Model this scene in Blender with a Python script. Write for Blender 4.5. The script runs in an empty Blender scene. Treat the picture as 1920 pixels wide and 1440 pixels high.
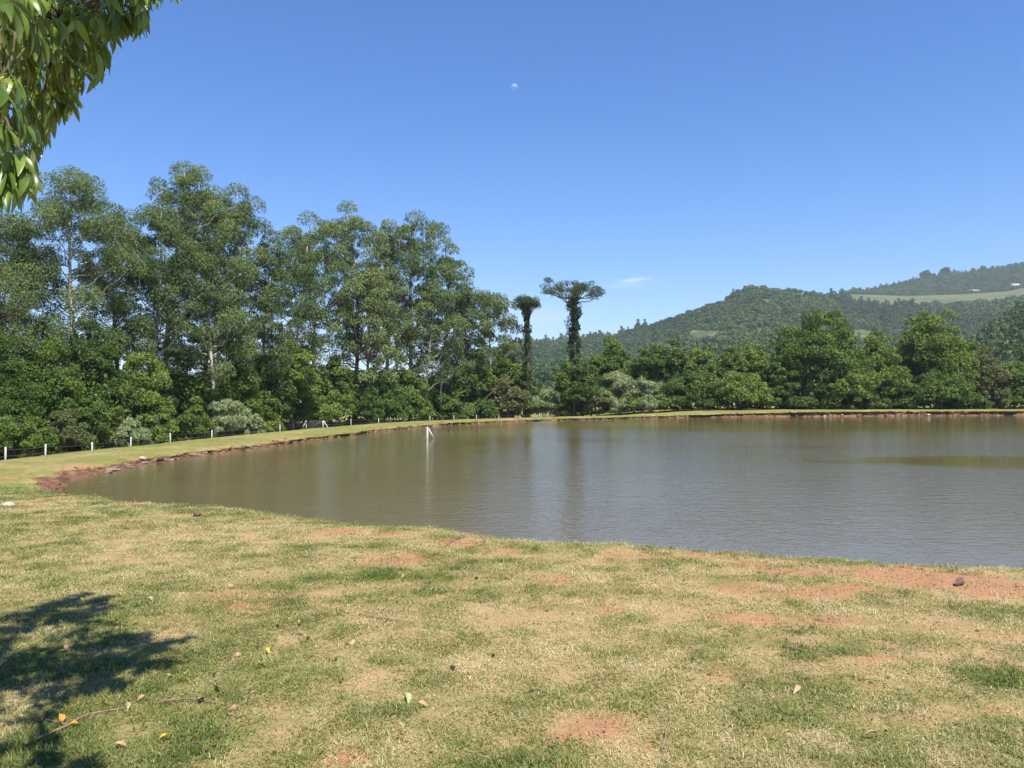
import bpy, math, random
import numpy as np
from mathutils import Vector

random.seed(7)
RNG = np.random.default_rng(7)
sc = bpy.context.scene
COL = sc.collection

# ------------------------------------------------------------------ camera
F = 1450.0            # focal length in pixels of the 1920 wide photograph
HZ = 745.0            # horizon row
EYE = 1.65
cam_d = bpy.data.cameras.new("camera")
cam = bpy.data.objects.new("camera", cam_d)
COL.objects.link(cam)
cam.location = (0, 0, EYE)
cam.rotation_euler = (math.radians(90), 0, 0)
cam_d.sensor_width = 36.0
cam_d.lens = F / 1920 * 36.0
cam_d.shift_y = (HZ - 720) / 1920
cam_d.clip_start = 0.05
cam_d.clip_end = 20000
sc.camera = cam

# ------------------------------------------------------------------ sky + sun
SUN = Vector((0.215, -0.43, 0.88)).normalized()
world = bpy.data.worlds.new("World")
sc.world = world
world.use_nodes = True
wn, wl = world.node_tree.nodes, world.node_tree.links
wn.clear()
sky = wn.new('ShaderNodeTexSky')
sky.sky_type = 'NISHITA'
sky.sun_disc = False
sky.sun_elevation = math.asin(SUN.z)
sky.sun_rotation = math.atan2(SUN.x, SUN.y)
sky.altitude = 300
sky.air_density = 1.0
sky.dust_density = 0.35
sky.ozone_density = 2.2
hs = wn.new('ShaderNodeHueSaturation')
hs.inputs['Saturation'].default_value = 1.28
hs.inputs['Value'].default_value = 1.0
wl.new(sky.outputs[0], hs.inputs['Color'])
bg = wn.new('ShaderNodeBackground')
bg.inputs['Strength'].default_value = 0.098
gr_ = wn.new('ShaderNodeMix'); gr_.data_type = 'RGBA'; gr_.blend_type = 'MULTIPLY'
gr_.inputs['Factor'].default_value = 1.0; gr_.inputs[7].default_value = (0.82, 0.90, 1.11, 1)
wl.new(hs.outputs[0], gr_.inputs[6])
# a few thin wisps of cloud low in the sky
wtc = wn.new('ShaderNodeTexCoord'); wsp = wn.new('ShaderNodeSeparateXYZ'); wl.new(wtc.outputs['Generated'], wsp.inputs[0])
def wm(op, a, b=0.0, clamp=False):
    m_ = wn.new('ShaderNodeMath'); m_.operation = op; m_.use_clamp = clamp
    for v_, s_ in ((a, m_.inputs[0]), (b, m_.inputs[1])):
        if isinstance(v_, (int, float)): s_.default_value = v_
        else: wl.new(v_, s_)
    return m_.outputs[0]
waz = wm('ARCTAN2', wsp.outputs[0], wsp.outputs[1]); wel = wm('ARCSINE', wsp.outputs[2])
wno = wn.new('ShaderNodeTexNoise'); wno.inputs['Scale'].default_value = 1.0; wno.inputs['Detail'].default_value = 5
wcv = wn.new('ShaderNodeCombineXYZ'); wl.new(wm('MULTIPLY', waz, 40.0), wcv.inputs[0]); wl.new(wm('MULTIPLY', wel, 190.0), wcv.inputs[1]); wl.new(wcv.outputs[0], wno.inputs['Vector'])
wsum = None
for ca, ce, ra, re_, tl, k_ in ((0.1573, 0.1490, 0.017, 0.0022, 0.08, 0.75), (0.145, 0.142, 0.03, 0.004, 0.05, 0.2), (0.03, 0.105, 0.05, 0.014, 0.0, 0.28)):
    da = wm('SUBTRACT', waz, ca); de = wm('SUBTRACT', wm('SUBTRACT', wel, ce), wm('MULTIPLY', da, tl))
    d2 = wm('ADD', wm('POWER', wm('ABSOLUTE', wm('DIVIDE', da, ra)), 2.0), wm('POWER', wm('ABSOLUTE', wm('DIVIDE', de, re_)), 2.0))
    g_ = wm('MULTIPLY', wm('POWER', 2.71828, wm('MULTIPLY', d2, -1.0)), k_)
    wsum = g_ if wsum is None else wm('ADD', wsum, g_)
wf = wm('MULTIPLY', wsum, wm('MULTIPLY', wno.outputs['Fac'], 1.7), True)
cl_ = wn.new('ShaderNodeMix'); cl_.data_type = 'RGBA'; wl.new(wf, cl_.inputs['Factor']); wl.new(gr_.outputs[2], cl_.inputs[6]); cl_.inputs[7].default_value = (5.6, 6.0, 6.6, 1)
wl.new(cl_.outputs[2], bg.inputs['Color'])
wout = wn.new('ShaderNodeOutputWorld')
wl.new(bg.outputs[0], wout.inputs['Surface'])

sun_d = bpy.data.lights.new("sun", 'SUN')
sun_d.energy = 5.0
sun_d.angle = math.radians(0.55)
sun_d.color = (1.0, 0.94, 0.83)
sun = bpy.data.objects.new("sun", sun_d)
COL.objects.link(sun)
sun.rotation_euler = (-SUN).to_track_quat('-Z', 'Y').to_euler()
sun.location = (5, -10, 30)

vs = sc.view_settings
vs.view_transform = 'Standard'
vs.look = 'None'
vs.exposure = 0.82
vs.gamma = 1.0
vs.use_curve_mapping = False
cy = sc.cycles
cy.max_bounces = 6
cy.diffuse_bounces = 3
cy.glossy_bounces = 3
cy.transmission_bounces = 4
cy.transparent_max_bounces = 8
cy.volume_bounces = 0
cy.use_denoising = True
cy.caustics_reflective = False
cy.caustics_refractive = False

# ------------------------------------------------------------------ helpers
def w_of(px, Y):
    return (px - 960.0) / F * Y
def z_of(py, Y):
    return EYE + (HZ - py) / F * Y
def Y_of(py, z):
    return (EYE - z) * F / (py - HZ)
def px_of(x, y):
    return 960.0 + F * x / y
def py_of(z, y):
    return HZ - F * (z - EYE) / y

def smooth(t):
    t = np.clip(t, 0, 1)
    return t * t * (3 - 2 * t)

_perm = np.random.default_rng(3).random((256, 256)).astype(np.float32)
def vnoise(x, y):
    x = np.asarray(x, dtype=np.float64); y = np.asarray(y, dtype=np.float64)
    xi = np.floor(x).astype(np.int64); yi = np.floor(y).astype(np.int64)
    fx = smooth(x - xi); fy = smooth(y - yi)
    a = _perm[xi & 255, yi & 255]; b = _perm[(xi + 1) & 255, yi & 255]
    c = _perm[xi & 255, (yi + 1) & 255]; d = _perm[(xi + 1) & 255, (yi + 1) & 255]
    return (a * (1 - fx) + b * fx) * (1 - fy) + (c * (1 - fx) + d * fx) * fy
def fbm(x, y, o=4):
    s = 0; a = 0.5; n = 0
    for i in range(o):
        s = s + a * vnoise(x + 17.3 * i, y - 9.1 * i); n += a
        x = x * 2.03; y = y * 2.03; a *= 0.5
    return s / n

def mesh_np(name, V, faces, mat=None, attrs=None, smooth_shade=True):
    """faces: list of (n,k) int arrays."""
    me = bpy.data.meshes.new(name)
    V = np.ascontiguousarray(V, dtype=np.float32)
    if not isinstance(faces, (list, tuple)):
        faces = [faces]
    faces = [f for f in faces if len(f)]
    loops = np.concatenate([f.ravel() for f in faces]).astype(np.int32)
    sizes = np.concatenate([np.full(len(f), f.shape[1], np.int32) for f in faces])
    starts = np.concatenate([[0], np.cumsum(sizes)[:-1]]).astype(np.int32)
    me.vertices.add(len(V)); me.vertices.foreach_set('co', V.ravel())
    me.loops.add(len(loops)); me.loops.foreach_set('vertex_index', loops)
    me.polygons.add(len(sizes))
    me.polygons.foreach_set('loop_start', starts)
    if smooth_shade:
        me.polygons.foreach_set('use_smooth', np.ones(len(sizes), dtype=bool))
    me.update(calc_edges=True)
    for k, a in (attrs or {}).items():
        at = me.attributes.new(k, 'FLOAT', 'POINT')
        at.data.foreach_set('value', np.ascontiguousarray(a, dtype=np.float32))
    if mat:
        me.materials.append(mat)
    return me

def link(name, me, parent=None, loc=None):
    o = bpy.data.objects.new(name, me)
    COL.objects.link(o)
    if parent is not None:
        o.parent = parent
    if loc is not None:
        o.location = loc
    return o
def tag(o, label=None, cat=None, group=None, kind=None):
    if label: o['label'] = label
    if cat: o['category'] = cat
    if group: o['group'] = group
    if kind: o['kind'] = kind
    return o
def thing(name, loc, label, cat, group=None):
    o = bpy.data.objects.new(name, None)
    COL.objects.link(o)
    o.location = loc
    o.empty_display_size = 0.2
    return tag(o, label, cat, group)

def tube(path, rad, sides=7, cap=True):
    path = np.asarray(path, float); n = len(path)
    rad = np.broadcast_to(np.asarray(rad, float), (n,))
    tan = np.gradient(path, axis=0)
    tan /= np.linalg.norm(tan, axis=1)[:, None] + 1e-9
    ref = np.where(np.abs(tan[:, 2:3]) > 0.9, np.array([[1.0, 0, 0]]), np.array([[0, 0, 1.0]]))
    u = np.cross(tan, ref); u /= np.linalg.norm(u, axis=1)[:, None] + 1e-9
    v = np.cross(tan, u)
    a = np.linspace(0, 2 * np.pi, sides, endpoint=False)
    ring = path[:, None, :] + rad[:, None, None] * (np.cos(a)[None, :, None] * u[:, None, :] + np.sin(a)[None, :, None] * v[:, None, :])
    V = ring.reshape(-1, 3)
    i = np.arange(n - 1)[:, None] * sides; j = np.arange(sides)[None, :]
    jn = (j + 1) % sides
    Q = np.stack([i + j, i + jn, i + sides + jn, i + sides + j], -1).reshape(-1, 4)
    if cap:
        V = np.vstack([V, path[-1:], path[:1]])
        t = n * sides
        e = (n - 1) * sides
        jj = np.arange(sides); jjn = (jj + 1) % sides
        T = np.stack([e + jj, e + jjn, np.full(sides, t)], -1)
        T2 = np.stack([jjn, jj, np.full(sides, t + 1)], -1)
        return V, Q, np.vstack([T, T2])
    return V, Q, np.zeros((0, 3), int)

class Geo:
    """collects shapes of ONE part"""
    def __init__(self):
        self.V = []; self.Q = []; self.T = []; self.A = []; self.n = 0
    def add(self, V, Q=None, T=None, a=0.5):
        V = np.asarray(V, float)
        self.V.append(V)
        if Q is not None and len(Q): self.Q.append(np.asarray(Q) + self.n)
        if T is not None and len(T): self.T.append(np.asarray(T) + self.n)
        self.A.append(np.broadcast_to(np.asarray(a, float), (len(V),)))
        self.n += len(V)
    def tube(self, path, rad, sides=7, a=0.5):
        V, Q, T = tube(path, rad, sides); self.add(V, Q, T, a)
    def box(self, c, s, a=0.5):
        c = np.asarray(c, float); s = np.asarray(s, float) / 2
        B = np.array([[x, y, z] for x in (-1, 1) for y in (-1, 1) for z in (-1, 1)], float)
        Q = np.array([[0, 1, 3, 2], [4, 6, 7, 5], [0, 4, 5, 1], [2, 3, 7, 6], [0, 2, 6, 4], [1, 5, 7, 3]])
        self.add(c + B * s, Q, None, a)
    def leaves(self, C, axis, nor, L, W, a):
        n = len(C)
        axis = axis / (np.linalg.norm(axis, axis=1)[:, None] + 1e-9)
        side = np.cross(axis, nor); side /= np.linalg.norm(side, axis=1)[:, None] + 1e-9
        up = np.cross(side, axis)
        L = np.broadcast_to(L, (n,))[:, None]; W = np.broadcast_to(W, (n,))[:, None]
        # one slim triangle per leaf, its stalk end wide enough to keep the leaf's area
        P0 = C - axis * L * 0.45 + side * W * 0.5
        P1 = C - axis * L * 0.45 - side * W * 0.5 - up * W * 0.15
        P2 = C + axis * L * 0.55 - up * L * 0.10
        V = np.stack([P0, P1, P2], 1).reshape(-1, 3)
        T = np.arange(n)[:, None] * 3 + np.arange(3)[None, :]
        self.add(V, None, T, np.repeat(np.broadcast_to(a, (n,)), 3))
    def mesh(self, name, mat, smooth_shade=True):
        fs = []
        if self.Q: fs.append(np.vstack(self.Q))
        if self.T: fs.append(np.vstack(self.T))
        return mesh_np(name, np.vstack(self.V), fs, mat, {'tint': np.concatenate(self.A)}, smooth_shade)

# ------------------------------------------------------------------ materials
def new_mat(name):
    m = bpy.data.materials.new(name); m.use_nodes = True
    nt = m.node_tree; nt.nodes.clear()
    out = nt.nodes.new('ShaderNodeOutputMaterial')
    return m, nt, out
def N(nt, typ, **kw):
    n = nt.nodes.new(typ)
    for k, v in kw.items():
        if k in n.inputs.keys() if hasattr(n.inputs, 'keys') else False:
            n.inputs[k].default_value = v
        else:
            setattr(n, k, v)
    return n
def noise(nt, scale, detail=4, rough=0.6, coord=None, dist=0.0):
    n = nt.nodes.new('ShaderNodeTexNoise')
    n.inputs['Scale'].default_value = scale
    n.inputs['Detail'].default_value = detail
    n.inputs['Roughness'].default_value = rough
    n.inputs['Distortion'].default_value = dist
    if coord is not None:
        nt.links.new(coord, n.inputs['Vector'])
    return n.outputs['Fac']
def mixc(nt, fac, a, b):
    m = nt.nodes.new('ShaderNodeMix'); m.data_type = 'RGBA'
    for val, sock in ((fac, m.inputs['Factor']), (a, m.inputs[6]), (b, m.inputs[7])):
        if isinstance(val, (int, float)): sock.default_value = val
        elif isinstance(val, tuple): sock.default_value = (*val, 1)
        else: nt.links.new(val, sock)
    return m.outputs[2]
def math_n(nt, op, a, b=0.0, clamp=False):
    m = nt.nodes.new('ShaderNodeMath'); m.operation = op; m.use_clamp = clamp
    for val, sock in ((a, m.inputs[0]), (b, m.inputs[1])):
        if isinstance(val, (int, float)): sock.default_value = val
        else: nt.links.new(val, sock)
    return m.outputs[0]
def ramp(nt, val, lo, hi):
    m = nt.nodes.new('ShaderNodeMapRange'); m.interpolation_type = 'SMOOTHSTEP'
    nt.links.new(val, m.inputs['Value'])
    m.inputs['From Min'].default_value = lo; m.inputs['From Max'].default_value = hi
    return m.outputs['Result']
def attr(nt, name, typ='GEOMETRY'):
    a = nt.nodes.new('ShaderNodeAttribute'); a.attribute_name = name; a.attribute_type = typ
    return a.outputs['Fac']

def leaf_mat(name, c1, c2, trans=0.3, rough=0.5, spec=0.3, inst=False, objrand=0.0, c3=None):
    m, nt, out = new_mat(name)
    t = attr(nt, 'tint', 'INSTANCER' if inst else 'GEOMETRY')
    col = mixc(nt, t, c1, c2)
    if c3 is not None:
        col = mixc(nt, ramp(nt, t, 0.86, 0.97), col, c3)
    if objrand:
        oi = nt.nodes.new('ShaderNodeObjectInfo')
        hsv = nt.nodes.new('ShaderNodeHueSaturation')
        v = math_n(nt, 'ADD', math_n(nt, 'MULTIPLY', oi.outputs['Random'], objrand), 1.0 - objrand * 0.5)
        nt.links.new(v, hsv.inputs['Value'])
        h = math_n(nt, 'ADD', math_n(nt, 'MULTIPLY', oi.outputs['Random'], -0.03), 0.515)
        nt.links.new(h, hsv.inputs['Hue'])
        nt.links.new(col, hsv.inputs['Color'])
        col = hsv.outputs[0]
    p = nt.nodes.new('ShaderNodeBsdfPrincipled')
    p.inputs['Roughness'].default_value = rough
    p.inputs['Specular IOR Level'].default_value = spec
    nt.links.new(col, p.inputs['Base Color'])
    tr = nt.nodes.new('ShaderNodeBsdfTranslucent')
    nt.links.new(mixc(nt, 0.35, col, (0.30, 0.42, 0.05)), tr.inputs['Color'])
    mx = nt.nodes.new('ShaderNodeMixShader'); mx.inputs[0].default_value = trans
    nt.links.new(p.outputs[0], mx.inputs[1]); nt.links.new(tr.outputs[0], mx.inputs[2])
    nt.links.new(mx.outputs[0], out.inputs['Surface'])
    return m

def solid_mat(name, c1, c2, scale=8, rough=0.85, bump=0.3, stretch=(1, 1, 1), spec=0.3, bdist=0.02):
    m, nt, out = new_mat(name)
    tc = nt.nodes.new('ShaderNodeTexCoord')
    mp = nt.nodes.new('ShaderNodeMapping'); mp.inputs['Scale'].default_value = stretch
    nt.links.new(tc.outputs['Object'], mp.inputs['Vector'])
    n1 = noise(nt, scale, 6, 0.65, mp.outputs[0])
    col = mixc(nt, ramp(nt, n1, 0.3, 0.7), c1, c2)
    p = nt.nodes.new('ShaderNodeBsdfPrincipled')
    p.inputs['Roughness'].default_value = rough
    p.inputs['Specular IOR Level'].default_value = spec
    nt.links.new(col, p.inputs['Base Color'])
    b = nt.nodes.new('ShaderNodeBump'); b.inputs['Strength'].default_value = bump; b.inputs['Distance'].default_value = bdist
    nt.links.new(noise(nt, scale * 3, 5, 0.7, mp.outputs[0]), b.inputs['Height'])
    nt.links.new(b.outputs[0], p.inputs['Normal'])
    nt.links.new(p.outputs[0], out.inputs['Surface'])
    return m

M = {}
M['euc'] = leaf_mat('eucalyptus_leaf', (0.048, 0.085, 0.031), (0.21, 0.262, 0.098), 0.22, 0.6, 0.15, objrand=0.42, c3=(0.24, 0.20, 0.08))
M['broad'] = leaf_mat('broad_leaf', (0.044, 0.092, 0.018), (0.175, 0.245, 0.05), 0.22, 0.6, 0.15, objrand=0.5)
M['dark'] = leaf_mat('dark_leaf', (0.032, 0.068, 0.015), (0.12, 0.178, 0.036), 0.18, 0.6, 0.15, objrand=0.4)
M['lime'] = leaf_mat('lime_leaf', (0.06, 0.108, 0.02), (0.19, 0.25, 0.048), 0.22, 0.6, 0.15, objrand=0.2)
M['silver'] = leaf_mat('silver_leaf', (0.11, 0.16, 0.06), (0.33, 0.37, 0.19), 0.25, 0.55, 0.25, objrand=0.15)
M['olive'] = leaf_mat('olive_leaf', (0.075, 0.085, 0.03), (0.16, 0.165, 0.06), 0.25, 0.55, 0.25, objrand=0.15)
M['arau'] = leaf_mat('araucaria_leaf', (0.028, 0.05, 0.018), (0.09, 0.115, 0.038), 0.12, 0.5, 0.35)
M['ivy'] = leaf_mat('ivy_leaf', (0.03, 0.055, 0.018), (0.085, 0.12, 0.035), 0.15, 0.5, 0.35)
M['hill'] = leaf_mat('hill_crown', (0.032, 0.074, 0.018), (0.13, 0.185, 0.046), 0.15, 0.6, 0.2, inst=True)
M['near'] = leaf_mat('near_leaf', (0.075, 0.13, 0.022), (0.19, 0.27, 0.04), 0.34, 0.32, 0.5)
M['bark'] = solid_mat('pale_bark', (0.27, 0.23, 0.185), (0.52, 0.47, 0.41), 3, 0.85, 0.5, (1, 1, 0.25))
M['bark_red'] = solid_mat('reddish_bark', (0.16, 0.10, 0.07), (0.36, 0.24, 0.17), 3, 0.85, 0.5, (1, 1, 0.25))
M['bark_dark'] = solid_mat('dark_bark', (0.06, 0.045, 0.032), (0.15, 0.115, 0.085), 4, 0.9, 0.6, (1, 1, 0.3))
M['white'] = solid_mat('white_painted_concrete', (0.36, 0.34, 0.29), (0.62, 0.61, 0.56), 6, 0.7, 0.2)
M['wire'] = solid_mat('dull_wire', (0.10, 0.10, 0.10), (0.2, 0.2, 0.2), 20, 0.5, 0.0)
M['stone'] = solid_mat('grey_brown_stone', (0.13, 0.09, 0.065), (0.30, 0.225, 0.175), 6, 0.85, 0.7)
M['pale_stone'] = solid_mat('pale_stone', (0.36, 0.28, 0.22), (0.58, 0.50, 0.43), 6, 0.85, 0.6)
M['clod'] = solid_mat('red_earth_clod', (0.10, 0.048, 0.03), (0.27, 0.15, 0.095), 5, 0.95, 0.7)
M['stick'] = solid_mat('dry_stick', (0.15, 0.085, 0.05), (0.33, 0.22, 0.14), 20, 0.85, 0.4, bdist=0.003)
M['twig'] = solid_mat('green_brown_twig', (0.06, 0.055, 0.025), (0.14, 0.12, 0.05), 20, 0.7, 0.2, bdist=0.002)
M['roof'] = solid_mat('grey_roof', (0.30, 0.29, 0.28), (0.45, 0.43, 0.41), 0.5, 0.7, 0.1)
M['plaster'] = solid_mat('white_plaster', (0.62, 0.61, 0.58), (0.75, 0.74, 0.71), 0.5, 0.8, 0.1)

# ------------------------------------------------------------------ pond outline
WATER = -0.55
near_px = [(160, 915, -.12), (200, 925, -.08), (219, 935, -.05), (250, 940, -.03), (325, 945, -.02), (425, 952, 0), (510, 961, 0),
           (600, 974, 0), (678, 984, 0), (760, 986, 0), (821, 987, 0), (847, 991, 0), (925, 1003, 0), (977, 1009, 0), (1069, 1014, 0), (1150, 1016, 0),
           (1250, 1024, 0), (1410, 1036, 0), (1540, 1046, 0), (1660, 1052, 0), (1800, 1060, 0), (1920, 1065, 0)]
far_px = [(122, 906), (165, 894), (210, 885), (255, 876), (300, 868), (350, 860), (400, 852), (480, 841), (560, 829), (600, 824), (660, 815), (740, 806),
          (800, 800), (900, 793.5), (1000, 789.5), (1100, 786.5), (1200, 784), (1400, 781.5), (1600, 780.5), (1760, 779.5), (1920, 779)]
pts = []
for px, py in far_px[::-1]:
    Y = Y_of(py, WATER); pts.append((w_of(px, Y), Y))
for px, py, z in near_px:
    Y = Y_of(py, z) + 0.03; pts.append((w_of(px, Y), Y))
pts += [(7.0, 7.0), (12, 6.0), (22, 5.5), (38, 9), (58, 24), (72, 48), (80, 72), (76, 90)]
P = np.array(pts)                          # closed, runs far right > left tip > near right
def catmull(P, step):
    out = []
    n = len(P)
    for i in range(n):
        p0, p1, p2, p3 = P[i - 1], P[i], P[(i + 1) % n], P[(i + 2) % n]
        L = np.linalg.norm(p2 - p1)
        k = max(2, int(L / step(p1)))
        t = np.linspace(0, 1, k, endpoint=False)[:, None]
        # centripetal-ish: limit tangents
        m1 = (p2 - p0); m1 = m1 / (np.linalg.norm(m1) + 1e-9) * L
        m2 = (p3 - p1); m2 = m2 / (np.linalg.norm(m2) + 1e-9) * L
        out.append((2 * t**3 - 3 * t**2 + 1) * p1 + (t**3 - 2 * t**2 + t) * m1 + (-2 * t**3 + 3 * t**2) * p2 + (t**3 - t**2) * m2)
    return np.vstack(out)
SH = catmull(P, lambda p: 0.22 if p[1] < 30 else 0.4)
tn = np.roll(SH, -1, 0) - np.roll(SH, 1, 0); tn /= np.linalg.norm(tn, axis=1)[:, None] + 1e-9
# orientation: signed area
A2 = np.sum(SH[:, 0] * np.roll(SH[:, 1], -1) - np.roll(SH[:, 0], -1) * SH[:, 1])
NO = np.stack([tn[:, 1], -tn[:, 0]], 1) * (1 if A2 > 0 else -1)      # outward
arc = np.concatenate([[0], np.cumsum(np.linalg.norm(np.diff(SH, axis=0), axis=1))])
amp = np.where(SH[:, 1] < 14, 0.15, np.where(SH[:, 1] < 30, 0.22, 0.45))
off = (fbm(arc * 0.45, arc * 0 + 3.3, 3) - 0.5) * 2 * amp + (fbm(arc * 2.2, arc * 0 + 8.3, 3) - 0.5) * amp * 1.4
SH = SH + NO * off[:, None]
tn = np.roll(SH, -1, 0) - np.roll(SH, 1, 0); tn /= np.linalg.norm(tn, axis=1)[:, None] + 1e-9
NOR = np.stack([tn[:, 1], -tn[:, 0]], 1) * (1 if A2 > 0 else -1)
NOs = NOR.copy()
for _ in range(3):
    NOs = NOs + np.roll(NOs, 1, 0) + np.roll(NOs, -1, 0)
NOs /= np.linalg.norm(NOs, axis=1)[:, None]

def shore(x, y):
    """signed distance to the waterline (land positive), and index of the nearest sample"""
    x = np.asarray(x, np.float32).ravel(); y = np.asarray(y, np.float32).ravel()
    s = np.empty(len(x), np.float32); idx = np.empty(len(x), np.int32)
    qx = SH[:, 0].astype(np.float32); qy = SH[:, 1].astype(np.float32)
    for i in range(0, len(x), 8000):
        d = (x[i:i + 8000, None] - qx[None]) ** 2 + (y[i:i + 8000, None] - qy[None]) ** 2
        k = d.argmin(1); idx[i:i + 8000] = k
        s[i:i + 8000] = np.sqrt(d[np.arange(len(k)), k])
    sg = (x - qx[idx]) * NOs[idx, 0] + (y - qy[idx]) * NOs[idx, 1]
    # far from the line trust an even-odd test
    return np.where(sg >= 0, s, -s), idx

def land(x, y, s, idx):
    """height of the ground; s = distance from the waterline"""
    x = np.asarray(x, float); y = np.asarray(y, float)
    leftfar = smooth((y - 11) / 8)
    crest = -0.36 * leftfar * (1 - smooth((x - 8) / 32))
    crest = crest + 0.02 * (fbm(x * 0.35, y * 0.35, 3) - 0.5) * 2 + 0.012 * (fbm(x * 2.1, y * 2.1, 3) - 0.5) * 2
    # bank profile: near edge steep and short, far banks eroded
    a = arc[idx] if np.ndim(idx) else 0
    near = 1 - smooth((y - 12) / 5)
    wob = fbm(a * 0.8, a * 0 + 1.7, 3)
    bw = 0.20 * near + (1 - near) * (0.15 + 0.9 * wob)
    leftlow = (1 - near) * (1 - smooth((y - 24) / 14))          # gentle stony left shore
    bw = bw * (1 - leftlow) + leftlow * (0.5 + 1.4 * wob)
    t = s / bw
    prof = smooth(t) ** np.where(near > 0.5, 0.6, 1.25)
    rough = (fbm(x * 1.7, y * 1.7, 4) - 0.5) * 0.34 * (1 - near) * np.clip(1 - np.abs(t - 0.5) * 1.5, 0, 1)
    z = WATER + (crest - WATER) * prof + rough
    z = np.where(s < 0, WATER - 0.02 + np.maximum(s * 0.45, -1.4), z)
    # lip of turf curling at the crest
    z = z + 0.03 * np.exp(-((s - bw) / 0.5) ** 2) * (s > 0) * (1 - near)
    # outer side of the dam
    drop = 1.45 * smooth((y - 15) / 8) * (1 - smooth((x - 2) / 24))
    z = z - drop * smooth((s - 3.8) / 9.0)
    z = z + 0.5 * (fbm(x * 0.02, y * 0.02, 3) - 0.5) * smooth((s - 20) / 60)
    return z
def ground_z(x, y):
    x = np.atleast_1d(np.asarray(x, float)); y = np.atleast_1d(np.asarray(y, float))
    s, i = shore(x, y)
    return land(x, y, s.astype(float), i)
def gz(x, y):
    return float(ground_z([x], [y])[0])

# bare earth patches: (px, py, half width px, half height px, strength)
DIRT = [(95, 926, 34, 8, 1.2), (150, 935, 50, 5, 1.0), (60, 948, 80, 6, .55), (235, 985, 90, 14, .6), (300, 993, 70, 10, .5), (30, 950, 50, 8, .5),
        (255, 941, 35, 4, .9), (350, 967, 40, 5, .5), (480, 980, 60, 8, .5),
        (650, 997, 60, 6, .95), (720, 1000, 60, 6, .8), (850, 1020, 60, 12, 1.15), (770, 1050, 100, 13, 1.0), (690, 1052, 50, 8, .6), (520, 1070, 40, 8, .4),
        (430, 1130, 110, 26, .75), (330, 1170, 60, 16, .6), (560, 1110, 70, 18, .55), (500, 1020, 60, 9, .5), (880, 1010, 40, 7, .6),
        (1000, 1075, 60, 8, .5), (1070, 1088, 80, 10, .75), (1140, 1075, 60, 8, .5), (1230, 1060, 120, 12, .6), (1150, 1135, 70, 12, .7),
        (1350, 1045, 80, 6, .8), (1480, 1105, 140, 22, 1.0), (1600, 1100, 120, 16, .85), (1760, 1085, 130, 20, 1.4), (1880, 1105, 110, 20, 1.4), (1700, 1070, 90, 8, 1.1), (1450, 1055, 90, 7, 1.0), (1200, 1040, 80, 6, .9),
        (1420, 1155, 130, 13, .85), (1560, 1160, 80, 12, .8), (1330, 1125, 50, 8, .5), (1780, 1165, 90, 14, .6), (1870, 1190, 60, 14, .7), (1660, 1230, 60, 12, .85),
        (1340, 1250, 70, 20, .6), (1640, 1285, 50, 18, .6), (1860, 1240, 60, 14, .6), (1900, 1330, 50, 20, .6), (1440, 1370, 60, 20, .5),
        (1100, 1360, 90, 38, .95), (1040, 1380, 80, 30, .7), (1200, 1400, 120, 40, .6), (620, 1428, 60, 22, 1.0), (860, 1350, 60, 20, .35), (200, 1050, 90, 12, .45), (90, 1010, 80, 10, .4), (1300, 1040, 200, 10, .75), (1560, 1068, 200, 12, .8), (1040, 1040, 90, 8, .6), (940, 1030, 60, 8, .7), (1250, 1100, 120, 14, .55), (600, 1010, 120, 9, .6), (1000, 1150, 140, 20, .4), (1560, 1240, 160, 26, .45), (1240, 1200, 140, 24, .35), (700, 1110, 140, 16, .4), (260, 1010, 120, 12, .5), (1800, 1130, 120, 14, .7), (1500, 1190, 120, 10, .5), (1000, 1250, 180, 26, .35), (640, 1180, 140, 22, .3), (1760, 1340, 140, 30, .45), (900, 1400, 100, 30, .4), (40, 868, 60, 4, .7), (150, 851, 80, 4, .6), (255, 838, 60, 3, .7), (420, 822, 50, 2.5, .6), (520, 811, 40, 2, .6), (30, 900, 50, 6, .5), (640, 806, 40, 2, .5), (120, 872, 40, 4, .5)]
GREEN = [(700, 1075, 60, 12, 1), (820, 1082, 50, 9, 1), (100, 1080, 120, 20, .7), (1000, 1030, 60, 8, .8), (1350, 1090, 60, 12, .8), (1440, 1080, 40, 10, .7), (1880, 1150, 60, 16, .9),
         (1400, 1190, 120, 20, .6), (120, 1220, 160, 90, .8), (60, 1410, 90, 40, 1.0), (950, 1425, 110, 30, .9), (500, 1260, 120, 50, .5), (380, 1400, 160, 50, .5), (1640, 1290, 60, 25, .6),
         (1850, 1260, 50, 25, .8), (1480, 1320, 110, 40, .6), (760, 1340, 120, 40, .4), (1700, 1380, 120, 40, .5), (60, 890, 80, 14, .8), (300, 835, 120, 10, .4), (1100, 1015, 70, 5, .8), (1300, 1165, 60, 12, .5)]
def blob(x, y, L):
    r = np.zeros(np.shape(x))
    dx = (fbm(x * 1.1, y * 1.1 + 40, 4) - 0.5); dy = (fbm(x * 1.1 + 70, y * 1.1, 4) - 0.5)
    for px, py, rx, ry, k in L:
        Y = Y_of(py, 0.0); X = w_of(px, Y)
        ax = rx / F * Y; ay = max(0.5 * (Y_of(py - ry, 0) - Y_of(py + ry, 0)), 0.12)
        d = ((x + dx * ax * 1.3 - X) / ax) ** 2 + ((y + dy * ay * 2.0 - Y) / ay) ** 2
        r = np.maximum(r, k * np.exp(-d * 0.9))
    return r

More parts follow.
